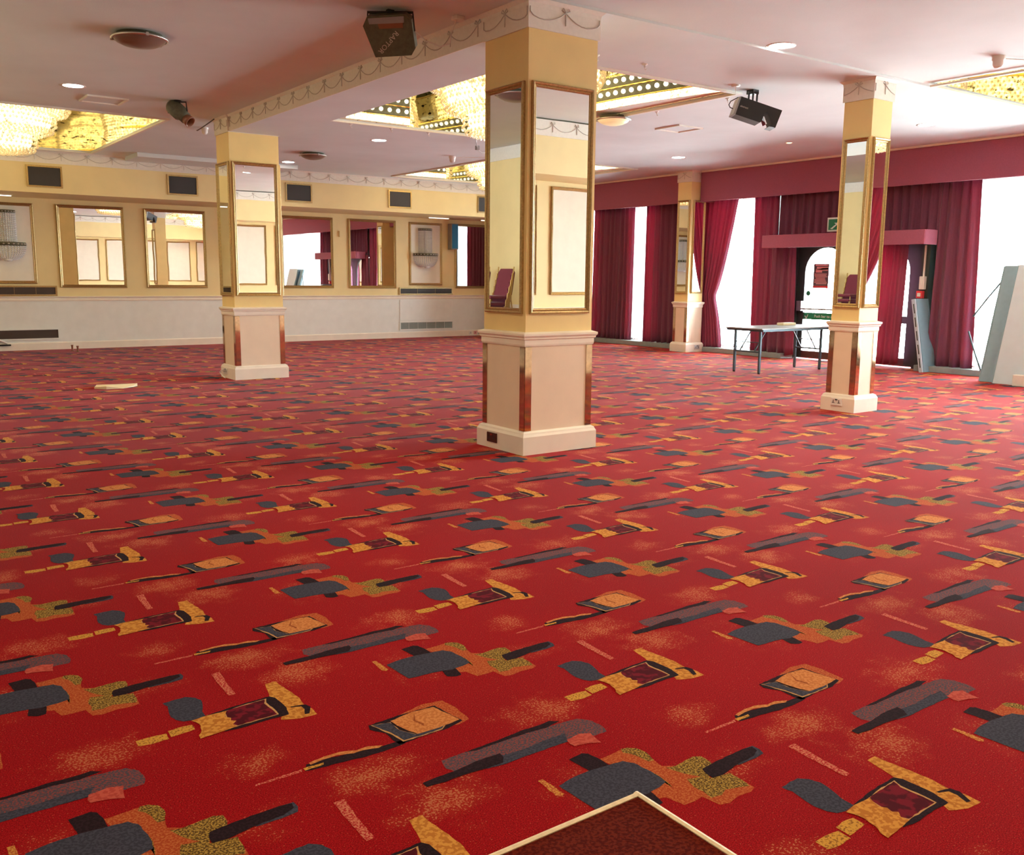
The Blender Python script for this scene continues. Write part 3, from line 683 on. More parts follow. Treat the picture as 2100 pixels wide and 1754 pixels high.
def framed(name,loc,rz,w,h,label,cat,group,fill='mirror',fw=1.0,fd=1.0):
    """picture-frame thing hanging on a wall; local -Y faces the room; loc is the bottom centre on the wall"""
    t=empty(name,loc,rz,label,cat,group)
    mb=MB(); T=Matrix.Translation((0,0,h/2))
    mb.frame(w,h,[(u*fw,d*fd) for u,d in PR],0,T); mb.build('frame',[M['gold']],t)
    g=MB(); i=.040*fw; g.box(-w/2+i,w/2-i,-.006,0,i,h-i,0); g.build('mirror_glass' if fill=='mirror' else 'panel',[M[fill]],t)
    return t
GC='tall gilt framed mirrors on the pillars'
c1=column(4.735,5.465,6.365,6.985,'central mirrored pillar, nearest the camera, dark socket in its skirting')
c2=column(4.720,5.450,13.375,13.90,'mirrored pillar on the left of the room with a white cable on its skirting')
c3=column(9.495,9.860,6.395,6.760,'narrow mirrored pillar on the right, in front of the glazed door')
c4=column(14.515,14.95,13.855,14.235,'far mirrored pillar against the window wall, left of the folding table',strips=((0,0),(0,1)))
mz=1.205; mh=1.885
framed('wall_mirror',(5.095,6.365,mz),0,.655,mh,'tall gilt mirror on the front of the central pillar, reflecting a panelled wall','mirror',GC)
framed('wall_mirror',(4.735,6.675,mz),R(-90),.545,mh,'tall gilt mirror on the left side of the central pillar, reflecting stacked chairs','mirror',GC)
framed('wall_mirror',(5.080,13.375,mz+.01),0,.665,mh,'tall gilt mirror on the front of the left pillar, downlight reflected at top','mirror',GC)
framed('wall_mirror',(4.720,13.645,mz+.01),R(-90),.50,mh,'slim gilt mirror on the left side of the left pillar','mirror',GC)
framed('wall_mirror',(5.450,13.645,mz+.01),R(90),.50,mh,'gilt mirror seen edge-on on the right side of the left pillar','mirror',GC)
framed('wall_mirror',(9.495,6.565,mz),R(-90),.335,mh,'gilt mirror on the left side of the right pillar, reflecting stacked chairs','mirror',GC)
framed('wall_mirror',(9.685,6.395,mz),0,.305,mh,'narrow gilt mirror on the front of the right pillar, reflecting crimson curtain','mirror',GC)
framed('wall_mirror',(14.515,14.045,mz+.02),R(-90),.33,mh+.02,'gilt mirror on the left side of the far pillar, reflecting pale wall','mirror',GC,fw=.9)
framed('wall_mirror',(14.76,13.855,mz+.02),0,.34,mh+.02,'gilt mirror on the front of the far pillar, reflecting dark purple curtain','mirror',GC,fw=.9)

# ------------------------------------------------------------------ back wall furniture
GB='square gilt mirrors along the back wall'
for i,(a,b,lab) in enumerate(((3.77,5.05,'gilt framed mirror on the back wall, the leftmost full mirror'),(5.45,6.73,'gilt framed mirror on the back wall directly left of the left pillar'),
    (8.44,9.73,'gilt framed mirror on the back wall directly right of the left pillar'),(10.13,11.41,'gilt framed mirror on the back wall left of the crystal sconce panel'),
    (13.13,14.40,'gilt framed mirror on the back wall beside the blue speaker, cut by the central pillar'))):
    framed('wall_mirror',((a+b)/2,YB,1.235),0,b-a,1.635,lab,'mirror',GB,fw=1.25,fd=1.2)
GP='cream panels with crystal sconces'
def sconce(loc,label):
    t=empty('crystal_wall_light',loc,0,label,'wall light','crystal wall lights')
    t.scale=(1.35,1.15,1.03)
    mb=MB(); mb.lathe([(.13,.0),(.14,.0),(.14,.055),(.13,.055)],(0,0,.60),20,0,a0=180,a1=360)
    for i in range(11):
        a=R(188+16.4*i); mb.sphere((.142*math.cos(a),.142*math.sin(a),.628),.011,6,1)
    mb.build('upper_band',[M['greenbox'],M['steel']],t)
    mb=MB(); 
    mb.lathe([(.24,.0),(.255,.0),(.255,.06),(.24,.06)],(0,0,0),24,0,a0=180,a1=360)
    for i in range(13):
        a=R(184+14.3*i); mb.sphere((.257*math.cos(a),.257*math.sin(a),.03),.014,6,1)
    mb.box(-.24,.24,-.02,0,-.0,.06,0); mb.box(-.012,.012,-.02,0,.0,.66,1)
    mb.build('lower_band',[M['greenbox'],M['steel']],t)
    mb=MB()
    for i in range(15):
        a=R(183+12.4*i)
        for j in range(17): mb.octa((.135*math.cos(a),.135*math.sin(a),.05+j*.034),.015,.019)
    o=mb.build('bead_drape',[M['crystalclear']],t); o['kind']='stuff'
    mb=MB()
    for i in range(19):
        a=R(183+9.7*i)
        for j in range(10):
            q=j/9; r=.245*math.cos(q*1.15)+.0; mb.octa((r*math.cos(a),r*math.sin(a),-.02-.24*math.sin(q*1.45)),.016,.019)
    o=mb.build('bead_bowl',[M['crystalclear']],t); o['kind']='stuff'
    mb=MB(); mb.cyl((0,-.09,-.01),.016,.10,10,0); mb.lathe([(.0,.09),(.018,.10),(.022,.13),(.0,.18)],(0,-.09,0),10,0); mb.build('candle_bulb',[M['whiteplastic']],t)
    mb=MB(); mb.lathe([(.0,-.30),(.05,-.29),(.055,-.24),(.03,-.24)],(0,-.10,0),12,0); mb.build('finial',[M['crystalclear']],t)
    return t
for (a,b,l1,l2) in ((2.41,3.36,'cream panel in a gilt frame at the left edge of the back wall','crystal bead wall light at the left edge of the back wall'),
                 (7.14,8.08,'cream panel in a gilt frame on the back wall behind the left pillar','crystal bead wall light on the back wall behind the left pillar'),
                 (11.79,12.74,'cream panel in a gilt frame between the square mirrors near the blue speaker','crystal bead wall light on the panel left of the blue speaker')):
    framed('wall_panel',((a+b)/2,YB,1.31),0,b-a,1.55,l1,'wall panel','cream gilt framed panels on the back wall','silk',fw=1.2)
    sconce(((a+b)/2-.03,YB-.012,2.04),l2)
# panels on the opposite wall, seen in the mirrors
for i,x in enumerate((6.2,7.2,8.35,9.55,10.75,11.95,13.15)):
    w=(.7,.95,.95,.9,.95,.95,.95)[i]
    framed('wall_panel',(x,1.1,1.25),R(180),w,1.65,'cream gilt framed panel on the wall behind the camera, seen in mirrors','wall panel','panels on the wall behind the camera','silk')
# vents in the bulkhead
vl=['dark square air vent high on the back wall, leftmost','dark square air vent high on the back wall, left of the left pillar','dark square air vent high on the back wall, just right of the left pillar','dark square air vent high on the back wall above the square mirrors','dark square air vent high on the back wall, cut by the central pillar']
for x,l in zip((3.36,5.85,8.29,10.74,13.17),vl):
    t=empty('air_vent',(x,YBH,3.09),0,l,'vent','square vents in the back bulkhead')
    mb=MB(); mb.box(-.265,.265,-.012,0,.01,.33); mb.build('mesh_panel',[M['darkgrille']],t)
    mb=MB(); mb.frame(.60,.39,[(0,0),(0,.02),(.03,.02),(.035,.008)],0,Matrix.Translation((0,0,.17))); mb.build('vent_frame',[M['gold']],t)
# long grilles
def grille(x0,x1,z0,z1,label,fr='gold',col='darkgrille',bars=5):
    t=empty('wall_grille',((x0+x1)/2,YB-.012,z0),0,label,'grille','long low grilles on the back wall'); w=x1-x0; h=z1-z0
    mb=MB(); mb.box(-w/2+.03,w/2-.03,-.006,0,.02,h-.02); mb.build('dark_slot',[M[col]],t)
    mb=MB(); mb.frame(w,h,[(0,0),(0,.02),(.03,.02),(.032,.006)],0,Matrix.Translation((0,0,h/2)))
    for i in range(1,bars+1): mb.box(-w/2+w*i/(bars+1)-.003,-w/2+w*i/(bars+1)+.003,-.010,-.004,.02,h-.02)
    mb.build('slot_frame',[M[fr]],t); return t
grille(2.16,3.70,1.07,1.27,'long brown grille above the dado rail at the left edge','gold','browngrille',3); grille(2.16,3.70,.20,.43,'long brown grille low in the white dado at the left edge','wains','browngrille',0)
grille(11.49,13.05,1.07,1.255,'long dark grille above the dado rail under the sconce panel','gold','darkgrille',2)
GG=mat('grey_green_grille',(.22,.26,.24),.6); M['gg']=GG
grille(11.49,13.07,.185,.41,'long grey grille low in the white dado under the sconce panel','wains','gg')
mb=MB(); mb.bbox(11.50,13.03,YB-.026,YB-.0125,.43,.945,.003); tag(mb.build('access_panel',[M['wains']]),'white access panel in the dado above the grey grille','access panel')
# concealed light tubes under the bulkhead
for x,l in ((2.65,'slim light tube under the bulkhead at the left edge'),(12.36,'slim light tube under the bulkhead above the sconce panel'),(13.9,'slim light tube under the bulkhead above the rightmost square mirror')):
    t=empty('light_tube',(x,20.25,2.97),0,l,'light','light tubes under the bulkhead')
    mb=MB(); mb.box(-.30,.30,-.02,.02,-.012,0); mb.build('tube_housing',[M['white']],t)
    mb=MB(); mb.cyl((-.28,0,-.018),.008,.56,10,0,axis=0); mb.build('tube',[emis('tube_glow_%d'%int(x*10),(1,.93,.75),2.5)],t)
# blue speaker
t=empty('wall_speaker',(13.02,YB,2.22),0,'narrow blue-fronted speaker box on the back wall beside the last mirror','speaker')
mb=MB(); mb.bbox(-.10,.10,-.19,0,0,.64,.008); mb.build('cabinet',[M['grey']],t)
mb=MB(); mb.box(-.085,.085,-.20,-.19,.02,.62); mb.build('speaker_cloth',[M['blue']],t)
# little call box
mb=MB(); mb.bbox(9.89,9.95,YB-.03,YB,2.43,2.57,.004); tag(mb.build('thermostat',[M['cream']]),'tiny cream box on the back wall between two square mirrors','thermostat')
# sockets
def socket(loc,rz,w,label,plate,holes=True,n=2,grp='power sockets'):
    t=empty('power_socket',loc,rz,label,'socket',grp)
    mb=MB(); mb.bbox(-w/2,w/2,-.012,0,0,.086,.003); mb.build('face_plate',[M[plate]],t)
    if holes:
        for i in range(n):
            x=(-.25+.5*i)*w if n==2 else 0
            mb=MB(); mb.prism([(x-.004,.068),(x-.004,.036),(x-.018,.036),(x-.018,.030),(x+.018,.030),(x+.018,.036),(x+.004,.036),(x+.004,.068)],1,-.014,-.011); mb.build('pin_holes',[M['black']],t)
        if n==2:
            for sg_ in (-.06,.06):
                mb=MB(); mb.box(sg_*w-.006,sg_*w+.006,-.016,-.011,.062,.078)
                mb.build('rocker_switch',[M['black'] if plate!='bronzeplate' else M['bronze']],t)
    return t
M['bronzeplate']=mat('bronze_socket_plate',(.10,.04,.03),.35,metal=.6)
socket((4.69,6.78,.055),R(-90),.15,'dark bronze double socket on the skirting of the central pillar','bronzeplate')
socket((9.45,6.585,.065),R(-90),.15,'white double socket on the skirting of the right pillar','whiteplastic')
socket((14.80,13.81,.055),0,.15,'steel double socket on the skirting of the far pillar','steel')
socket((4.675,13.72,.06),R(-90),.15,'white double socket on the left pillar skirting, white plug in it','whiteplastic')
mb=MB(); mb.tube([(4.66,13.70,.12),(4.60,13.70,.12),(4.60,13.78,.09),(4.61,13.68,.03),(4.62,13.60,.012)],.008,6); mb.bbox(4.635,4.66,13.74,13.79,.09,.14,.004)
tag(mb.build('plug_cable',[M['whiteplastic']]),'short white plug and cable at the foot of the left pillar','cable')
socket((13.60,YB-.03,.035),0,.09,'small cream outlet plate, leftmost of the row beside the central pillar','whiteplastic',True,1)
socket((13.75,YB-.03,.035),0,.09,'small pinkish outlet plate, second of the row beside the central pillar','postpink',True,1)
socket((13.90,YB-.03,.035),0,.14,'steel double socket, third of the row beside the central pillar','steel')
socket((14.08,YB-.03,.035),0,.09,'brown outlet plate, nearest the central pillar in the row','bronze',True,1)

# ------------------------------------------------------------------ ceiling fittings
LAMP=(1,.80,.52)
def downlight(x,y,label,r=.115,col=(1,.95,.9),P=26,s=30,z=H,grp='round recessed downlights'):
    t=empty('downlight',(x,y,z),0,label,'light',grp)
    mb=MB(); mb.lathe([(r,-.002),(r*1.22,-.004),(r*1.25,0),(r,.0)],(0,0,0),28,0); mb.build('trim_ring',[M['whiteplastic']],t)
    mb=MB(); mb.lathe([(0,-.006),(r*.7,-.005),(r,-.001)],(0,0,0),28,0); mb.build('lens',[emis('downlight_lens',col,s)],t)
    if P:
        l=bpy.data.lights.new('downlight_lamp','SPOT'); l.energy=P*3.6; l.color=LAMP; l.spot_size=R(150); l.spot_blend=.9; l.shadow_soft_size=.09
        o=bpy.data.objects.new('downlight_lamp',l); COL.objects.link(o); o.parent=t; o.location=(0,0,-.06)
    return t

HX=H+.022
downlight(2.56,12.53,'bright downlight at the upper left, near the round smoked dome',col=(1,.93,.88))
downlight(7.53,14.21,'bright downlight right of the left pillar',col=(1,.93,.88))
downlight(7.65,6.20,'bright downlight between the central and right pillars',z=HX,col=(1,.93,.88))
downlight(12.9,7.8,'bright downlight right of the right pillar',col=(1,.97,.95))
downlight(12.83,12.61,'bright downlight above the far pillar',col=(1,.97,.95))
downlight(12.86,10.16,'small amber downlight left of the right pillar',r=.045,col=(1,.62,.25),P=2,s=6)
downlight(7.53,20.0-2.0,'extra downlight added near the back wall, hidden behind the left pillar',P=18)  # extra lamp added beyond the visible downlights
for x,y in ((2.2,6.4),(4.6,3.6),(7.4,3.9),(1.2,1.4),(12.2,4.4-2.0+.9),(3.6,-1.2)):  # unseen downlights added to light the near end of the room
    downlight(x,y,'unseen downlight added to light the room near the camera',P=26,z=HX,col=(1,.84,.62),grp='added unseen downlights above the camera')
def dome(x,y,label,shade,r=.24,lit=False):
    t=empty('dome_light',(x,y,H),0,label,'light','round dome ceiling lights')
    mb=MB(); mb.lathe([(r*.8,0),(r*.8,-.03),(r*.95,-.035),(0,-.035)],(0,0,0),32); mb.build('base_plate',[M['greenbox']],t)
    mb=MB(); mb.lathe([(r*.93,-.032),(r,-.036),(r*1.01,-.05),(r*.93,-.054)],(0,0,0),36,0)
    for k_ in range(3):
        a=R(120*k_+30); mb.box(r*math.cos(a)-.012,r*math.cos(a)+.012,r*math.sin(a)-.012,r*math.sin(a)+.012,-.06,-.03)
    mb.build('steel_rim',[M['steel']],t)
    mb=MB(); mb.lathe([(r*.94,-.045),(r*.82,-.075),(r*.6,-.10),(r*.3,-.117),(0,-.122)],(0,0,0),36,0); mb.build('glass_shade',[shade],t)
    return t
dome(2.55,9.52,'smoked brown dome light with steel rim at the top left of the ceiling',M['domegrey'],.255)
dome(7.35,16.42,'small smoked dome light right of the left pillar',M['domegrey'])
lit=mat('lit_cream_shade',(.80,.66,.40),.35,emit=(1,.75,.4),es=.35)
dome(8.98,10.04+.05,'cream dome light beside the central coffer, right of the central pillar',lit)
def detector(x,y,label,cable=None,z=H,s=1.0):
    t=empty('smoke_detector',(x,y,z),0,label,'smoke detector','white smoke detectors')
    mb=MB(); mb.lathe([(.055*s,0),(.055*s,-.03*s),(.045*s,-.035*s),(.045*s,-.07*s),(.03*s,-.095*s),(.0,-.10*s)],(0,0,0),20); mb.build('detector_body',[M['whiteplastic']],t)
    if cable:
        mb=MB(); mb.tube(cable,.007,6); mb.build('conduit',[M['whiteplastic']],t)
detector(9.69,5.14,'white smoke detector at the top right, beside the right hand coffer',[(.05,-.02,-.02),(.55,-.22,-.012),(1.2,-.5,-.012)],HX,1.15)
detector(4.83,14.72,'white smoke detector left of the left pillar')
detector(9.52,15.12,'white smoke detector left of the back coffer',[(.05,0,-.02),(.5,-.25,-.012),(1.0,-.3,-.012)],s=1.2)
for x,y,l in ((10.4,10.23,'square ceiling hatch with a dark edge between the pillars'),(3.06,13.23,'square ceiling hatch beside the upper left downlight')):
    t=empty('ceiling_hatch',(x,y,H),0,l,'hatch','square ceiling hatches')
    mb=MB(); mb.frame(.5,.5,[(0,0),(0,.02),(.025,.02),(.03,.006)],0,Matrix.Rotation(R(90),4,'X')@Matrix.Scale(1,4)); mb.build('hatch_frame',[M['frieze']],t)
    mb=MB(); mb.box(-.22,.22,-.22,.22,-.006,0); mb.build('hatch_panel',[M['ceil']],t)
hooks=[]
for i,(x,y) in enumerate(((6.40,12.95),(7.07,12.95),(7.72,12.95),(9.15,9.42),(9.17,8.21),(7.09,7.50),(6.43,7.50))):
    if i==0:
        t=empty('ceiling_hook',(x,y,H),0,'small white ceiling hook in the row around the central coffer','hook','ceiling hooks around the central coffer')
        mb=MB(); mb.lathe([(.03,0),(.03,-.008),(.012,-.014),(.012,-.03)],(0,0,0),12); mb.build('hook_plate',[M['whiteplastic']],t)
        mb=MB(); mb.tube([(0,0,-.025),(0,0,-.045),(.012,0,-.06),(.024,0,-.045)],.004,5); mb.build('hook_loop',[M['whiteplastic']],t)
        hook0=t
    else:
        t=copy_tree(hook0); t.location=(x,y,H)

# ------------------------------------------------------------------ chandeliers
G=lampglow('chandelier_lamp_glow',(1,.72,.32),.5,5.0,12)
GF=lampglow('bead_strip_glow',(1,.74,.36),.8,5.0,20)
def tier(mb,prof,step=.05,arc=.075,jit=.006):
    """rows of cut beads hung on the surface of revolution"""
    rnd=random.Random(3)
    seg=[]
    for (r0,z0),(r1,z1) in zip(prof,prof[1:]):
        L_=math.hypot(r1-r0,z1-z0); n=max(1,int(L_/step))
        for i in range(n): seg.append((r0+(r1-r0)*i/n,z0+(z1-z0)*i/n))
    seg.append(prof[-1])
    for k_,(r,z) in enumerate(seg):
        n=max(6,int(2*math.pi*r/arc))
        for i in range(n):
            a=2*math.pi*(i+.5*(k_%2))/n
            mb.octa((r*math.cos(a)+rnd.uniform(-jit,jit),r*math.sin(a)+rnd.uniform(-jit,jit),z),.021,.027)
def chandelier(x,y,label):
    t=empty('chandelier',(x,y,4.5),0,label,'chandelier','crystal chandeliers in the ceiling coffers')
    T1=[(1.14,-.05),(1.19,-.28),(1.18,-.44),(1.12,-.55),(.96,-.60)]
    T2=[(.94,-.62),(.94,-.74),(.90,-.83),(.70,-.90)]
    T3=[(.66,-.91),(.67,-1.05),(.63,-1.12),(.52,-1.15),(.35,-1.155),(.0,-1.15)]
    for nm,T in (('upper_bead_tier',T1),('middle_bead_tier',T2),('lower_bead_tier',T3)):
        mb=MB(); tier(mb,T); o=mb.build(nm,[M['crystal']],t); o['kind']='stuff'
    mb=MB(); mb.lathe([(r-.07 if r>.1 else 0,z+(.05 if i>6 else .02)) for i,(r,z) in enumerate(T1+T2[1:]+T3)],(0,0,0),40,0); mb.build('lit_lamp_core',[G],t)
    mb=MB(); mb.cyl((0,0,-.05),.9,.045,32); mb.build('ceiling_plate',[M['brass']],t)
    return t
ch0=chandelier(2.15,16.6,'huge lit crystal chandelier in the coffer at the upper left')
for x,y,l in ((7.47,10.35,'huge lit crystal chandelier in the central coffer, behind the central pillar'),(11.88,16.6,'lit crystal chandelier in the back coffer, left of the central pillar'),
              (11.95,4.35,'lit crystal chandelier in the right hand coffer, mostly out of view')):
    c=copy_tree(ch0); c.location=(x,y,4.5); c['label']=l
# bands of bulbs inside the centre and back coffers
def bulb_band(nm,label,dy=0):
    x0,x1,y0,y1=COF[nm]
    t=empty('bulb_band',((x0+x1)/2,(y0+y1)/2,H),0,label,'light','bulb bands inside the coffers'); ox,oy=(x0+x1)/2,(y0+y1)/2
    pathA=[(x0+.05-ox,y1-.55-oy),(x0+.25-ox,y1-.08-oy),(x0+1.30-ox,y1-.08-oy)]
    pathB=[]
    for i in range(21):
        u=i/20; pathB.append((x1-.04-.34*math.sin(math.pi*u)**.8-ox,y1-.05-(y1-y0-.1)*u-oy))
    for path in (pathA,pathB):
        def wall(mb,z0,z1,o_,mi):
            vs=[];fs=[]
            for (x,y) in path: vs+= [(x,y,z0),(x,y,z1)]
            for i in range(len(path)-1): fs.append((2*i,2*i+2,2*i+3,2*i+1))
            mb.raw(vs,fs,mi)
        mb=MB(); wall(mb,.15,.275,0,0); wall(mb,.295,.42,0,0); mb.build('dark_band',[M['greenbox']],t)
        mb=MB()
        for z in (.135,.285,.435): mb.tube([(x,y,z) for x,y in path],.013,5)
        mb.build('gilt_rim',[M['brass']],t)
        mb=MB(); wall(mb,.03,.125,0,0); mb.build('bead_glow_strip',[GF],t)  # glowing sheet added in place of the bright bead fringe
        mb=MB()
        for (xa,ya),(xb,yb) in zip(path,path[1:]):
            if path is pathA: mb.face([(xa,ya,.028),(xb,yb,.028),(xb,y1-oy-.006,.028),(xa,y1-oy-.006,.028)])
            else: mb.face([(xa,ya,.028),(xb,yb,.028),(x1-ox-.006,yb,.028),(x1-ox-.006,ya,.028)])
        mb.build('cove_soffit',[M['frieze']],t)
        # bulbs
        Ls=[0]
        for p,q in zip(path,path[1:]): Ls.append(Ls[-1]+math.hypot(q[0]-p[0],q[1]-p[1]))
        n=int(Ls[-1]/.135)
        for row,z in enumerate((.21,.358)):
            for i in range(n):
                s=(i+.5)*Ls[-1]/n
                j=max(k_ for k_ in range(len(Ls)-1) if Ls[k_]<=s); u=(s-Ls[j])/(Ls[j+1]-Ls[j]); p,q=path[j],path[j+1]
                nx,ny=-(q[1]-p[1]),(q[0]-p[0]); l_=math.hypot(nx,ny); nx/=l_; ny/=l_
                x=p[0]+(q[0]-p[0])*u; y=p[1]+(q[1]-p[1])*u
                if nx*x+ny*y>0: nx,ny=-nx,-ny
                if not BULB:
                    mb=MB(); mb.sphere((0,0,0),.032,7); b=mb.build('bulb',[BULBM],t); BULB.append(b)
                else:
                    b=BULB[0].copy(); COL.objects.link(b); b.parent=t
                b.location=(x+nx*.03,y+ny*.03,z)
    return t
BULB=[]; BULBM=emis('warm_bulb',(1,.85,.6),1.6)
bulb_band('centre','dark curved bands of round bulbs lining the central coffer')
bulb_band('back','dark curved bands of round bulbs lining the back coffer')

# effect lights -------------------------------------------------------------
rh=Vector((.811,-.585,0)); fw=Vector((.585,.811,0)); up=Vector((0,0,1))
def axes(o,ax,ay,az):
    m=Matrix.Identity(4)
    for i,a in enumerate((ax,ay,az)):
        for j in range(3): m[j][i]=a[j]
    return Matrix.Translation(o)@m
# green-black square projector
t=empty('effect_projector',(4.02,7.36,H),0,'dark green square effect light with diagonal lettering at the top of the ceiling','stage light','ceiling mounted effect lights')
a=R(22); ny=fw*math.cos(a)+up*math.sin(a); nz=up*math.cos(a)-fw*math.sin(a)
A=axes(Vector((0,0,-.19)),rh,ny,nz)
mb=MB(); 
poly=[(-.20,-.0),(-.205,.10),(-.16,.155),(.15,.17),(.19,.13),(.215,-.10),(.185,-.16),(-.14,-.175)]
poly=[(-.215,.07),(-.175,.145),(.14,.165),(.19,.12),(.215,-.10),(.18,-.155),(-.125,-.175)]
mb.prism(poly[::-1],1,-.09,.10,0,A); mb.build('housing',[M['greenbox']],t)
mb=MB(); mb.prism([(-.17,.13),(.13,.15),(.13,.10),(-.16,.085)][::-1],1,-.10,-.09,0,A); mb.build('front_lip',[M['grey']],t)
mb=MB(); mb.prism([(-.08,.05),(.12,.06),(.12,.10),(-.09,.09)][::-1],1,-.097,-.09,0,A); mb.build('lens_slot',[M['brown']],t)
mb=MB(); mb.box(-.03,.03,-.02,.02,-.06,0); mb.tube([tuple(rh*-.19+Vector((0,0,-.17))),tuple(rh*-.19+Vector((0,0,-.02))),tuple(rh*.19+Vector((0,0,-.02))),tuple(rh*.2+Vector((0,0,-.17)))],.012,6); mb.build('bracket',[M['black']],t)
TX=A@Matrix.Translation((-.01,-.092,-.055))@Matrix.Rotation(R(90),4,'X')@Matrix.Rotation(R(226),4,'Z')
text_mesh('RAPTOR',.060,.001,'lettering',M['whitetext'],t,TX)
mb=MB(); P0=Vector((4.02,7.36,H)); 
mb.tube([tuple(P0+rh*.21+up*-.17),tuple(P0+rh*.30+up*-.245),tuple(P0+rh*.42+up*-.29),tuple(P0+rh*.50+up*-.27),(4.51,7.17,H-.14),(4.56,7.17,H-.03)],.0055,6)
mb.bbox(4.53,4.62,7.13,7.21,H-.035,H,.004); tag(mb.build('power_cable',[M['whiteplastic']]),'thin cable looping from the lettered effect light to a white ceiling outlet','cable')
# black scanner
t=empty('effect_scanner',(9.03,7.70,H),0,'black scanner light with a notched end and mirror, left of the right pillar','stage light','ceiling mounted effect lights')
def px(u,v): return ((u-815)/13.125/173-.02,-(v-330)/13.125/173-.045)
A=axes(Vector((0,0,0)),rh,fw,up)
body=[(500,440),(1600,790),(1440,1235),(1275,1200),(1350,1140),(1235,870),(1195,825),(1130,880),(1060,1080),(1020,1105),(360,900)]
mb=MB(); mb.prism([px(*p) for p in body],1,-.12,.12,0,A); mb.build('housing',[M['black']],t)
mb=MB(); mb.prism([px(*p) for p in ((455,445),(505,440),(365,903),(305,885))],1,-.12,.12,0,A); mb.build('rear_panel',[M['grey']],t)
mb=MB(); mb.prism([px(*p) for p in ((1130,930),(1160,930),(1240,1120),(1205,1130))],1,-.07,.07,0,A); mb.tube([tuple(A@Vector((px(1180,1015)[0],0,px(1180,1015)[1]))),tuple(A@Vector((px(1290,970)[0],0,px(1290,970)[1])))],.008,6); mb.build('scan_mirror',[M['mirror']],t)
mb=MB(); mb.prism([px(*p) for p in ((720,280),(980,290),(990,330),(730,320))],1,-.06,.06,0,A); mb.box(-.05,.05,-.05,.05,-.05,0)
for u in (740,850,960): mb.prism([px(u-20,320),px(u+20,320),px(u+15,540),px(u-25,520)],1,-.05,-.03,0,A)
mb.build('bracket',[M['black']],t)
q=px(585,712); TX=A@Matrix.Translation((q[0],-.1215,q[1]))@Matrix.Rotation(R(90),4,'X')@Matrix.Rotation(R(-17),4,'Z')
text_mesh('abstract',.030,.0008,'lettering',M['whitetext'],t,TX)
mb=MB(); P0=Vector((9.03,7.70,H))
def wp(u,v,d=0): a_=px(u,v); return tuple(P0+rh*a_[0]+up*a_[1]+fw*d)
mb.tube([wp(350,710),wp(270,680),wp(235,610),wp(280,520),wp(470,420),wp(700,440)],.006,6); 
tag(mb.build('power_cable',[M['black']]),'black cable curling behind the black scanner light','cable')
mb=MB(); c_=Vector((8.64,7.62,H)); mb.cyl((c_.x,c_.y,H-.015),.05,.015,14); mb.tube([(c_.x,c_.y,H-.01),(c_.x,c_.y,H-.11)],.004,5); tag(mb.build('ceiling_rose',[M['whiteplastic']]),'white ceiling rose with a short drop wire left of the black scanner','ceiling rose')
# small barrel effect light
t=empty('effect_spotlight',(3.83,12.70,H),0,'small dark green barrel effect light left of the left pillar','stage light','ceiling mounted effect lights')
ax=(rh*.74-up*.62-fw*.25).normalized(); az=ax.cross(fw).normalized(); ay=az.cross(ax).normalized()
A=axes(Vector((0,0,-.13)),ax,ay,az)
mb=MB(); mb.lathe([(0,-.14),(.07,-.14),(.10,-.10),(.10,.05),(.075,.09),(.075,.16),(0,.16)],(0,0,0),16,0,0,A); mb.build('barrel',[M['greenbox']],t)
mb=MB(); mb.lathe([(.0,.16),(.068,.16),(.072,.24),(.062,.24),(.058,.17)],(0,0,0),16,0,0,A); mb.build('snoot',[M['brown']],t)
mb=MB(); mb.tube([tuple(rh*.12+Vector((0,0,-.14))),tuple(rh*.11+Vector((0,0,-.02))),tuple(rh*-.10+Vector((0,0,-.02))),tuple(rh*-.12+Vector((0,0,-.16)))],.011,6); mb.cyl((0,0,-.02),.05,.02,14); mb.build('bracket',[M['black']],t)
mb=MB(); mb.tube([(4.60,13.60,H-.04),(4.58,13.95,H-.09),(4.68,14.6,H-.07),(4.80,15.0,H-.01)],.008,6); tag(mb.build('slack_cable',[M['black']]),'dark slack cable hanging from the ceiling left of the left pillar','cable')
mb=MB(); mb.tube([(8.60,12.95,H-.008),(8.75,13.15,H-.09),(8.95,13.4,H-.12),(9.25,13.75,H-.10),(9.7,14.2,H-.008)],.007,6); mb.bbox(8.80,8.86,13.22,13.28,H-.14,H-.07,.006); tag(mb.build('slack_cable',[M['grey']]),'thin slack cable with a white connector beyond the central coffer','cable')

# ------------------------------------------------------------------ floor things
# folding table
t=empty('folding_table',(12.93,10.21,0),0,'long grey-topped folding table with dark steel legs in front of the bright window','table')
mb=MB(); mb.bbox(-.93,.93,-.40,.40,.725,.745,.004); mb.build('tabletop',[M['tabletop']],t)
mb=MB(); 
for y in (-.37,.37): mb.box(-.88,.88,y-.012,y+.012,.69,.725)
for x in (-.86,.86): mb.box(x-.012,x+.012,-.37,.37,.69,.725)
mb.build('apron_rail',[M['tableleg']],t)
for s in (-1,1):
    for y in (-.26,.26):
        x=s*.79; mb=MB(); mb.box(x-.017,x+.017,y-.017,y+.017,.02,.70); l=mb.build('leg',[M['tableleg']],t)
        mb=MB(); mb.lathe([(0,0),(.022,0),(.022,.03),(0,.03)],(x,y,0),10); mb.build('foot_cap',[M['black']],l)
    mb=MB(); x=s*.79
    mb.box(x-.012,x+.012,-.25,.25,.34,.365); mb.box(x-.010,x+.010,-.25,.25,.50,.515)
    for y in (-.15,.15): mb.tube([(x,y,.37),(x-s*.05,y,.43),(x-s*.26,y,.69)],.011,6)
    mb.build('leg_brace',[M['tableleg']],t)
mb=MB(); mb.bbox(13.18,13.52,10.33,10.47,.746,.79,.006,0); mb.box(13.52,13.525,10.34,10.46,.75,.785,1)
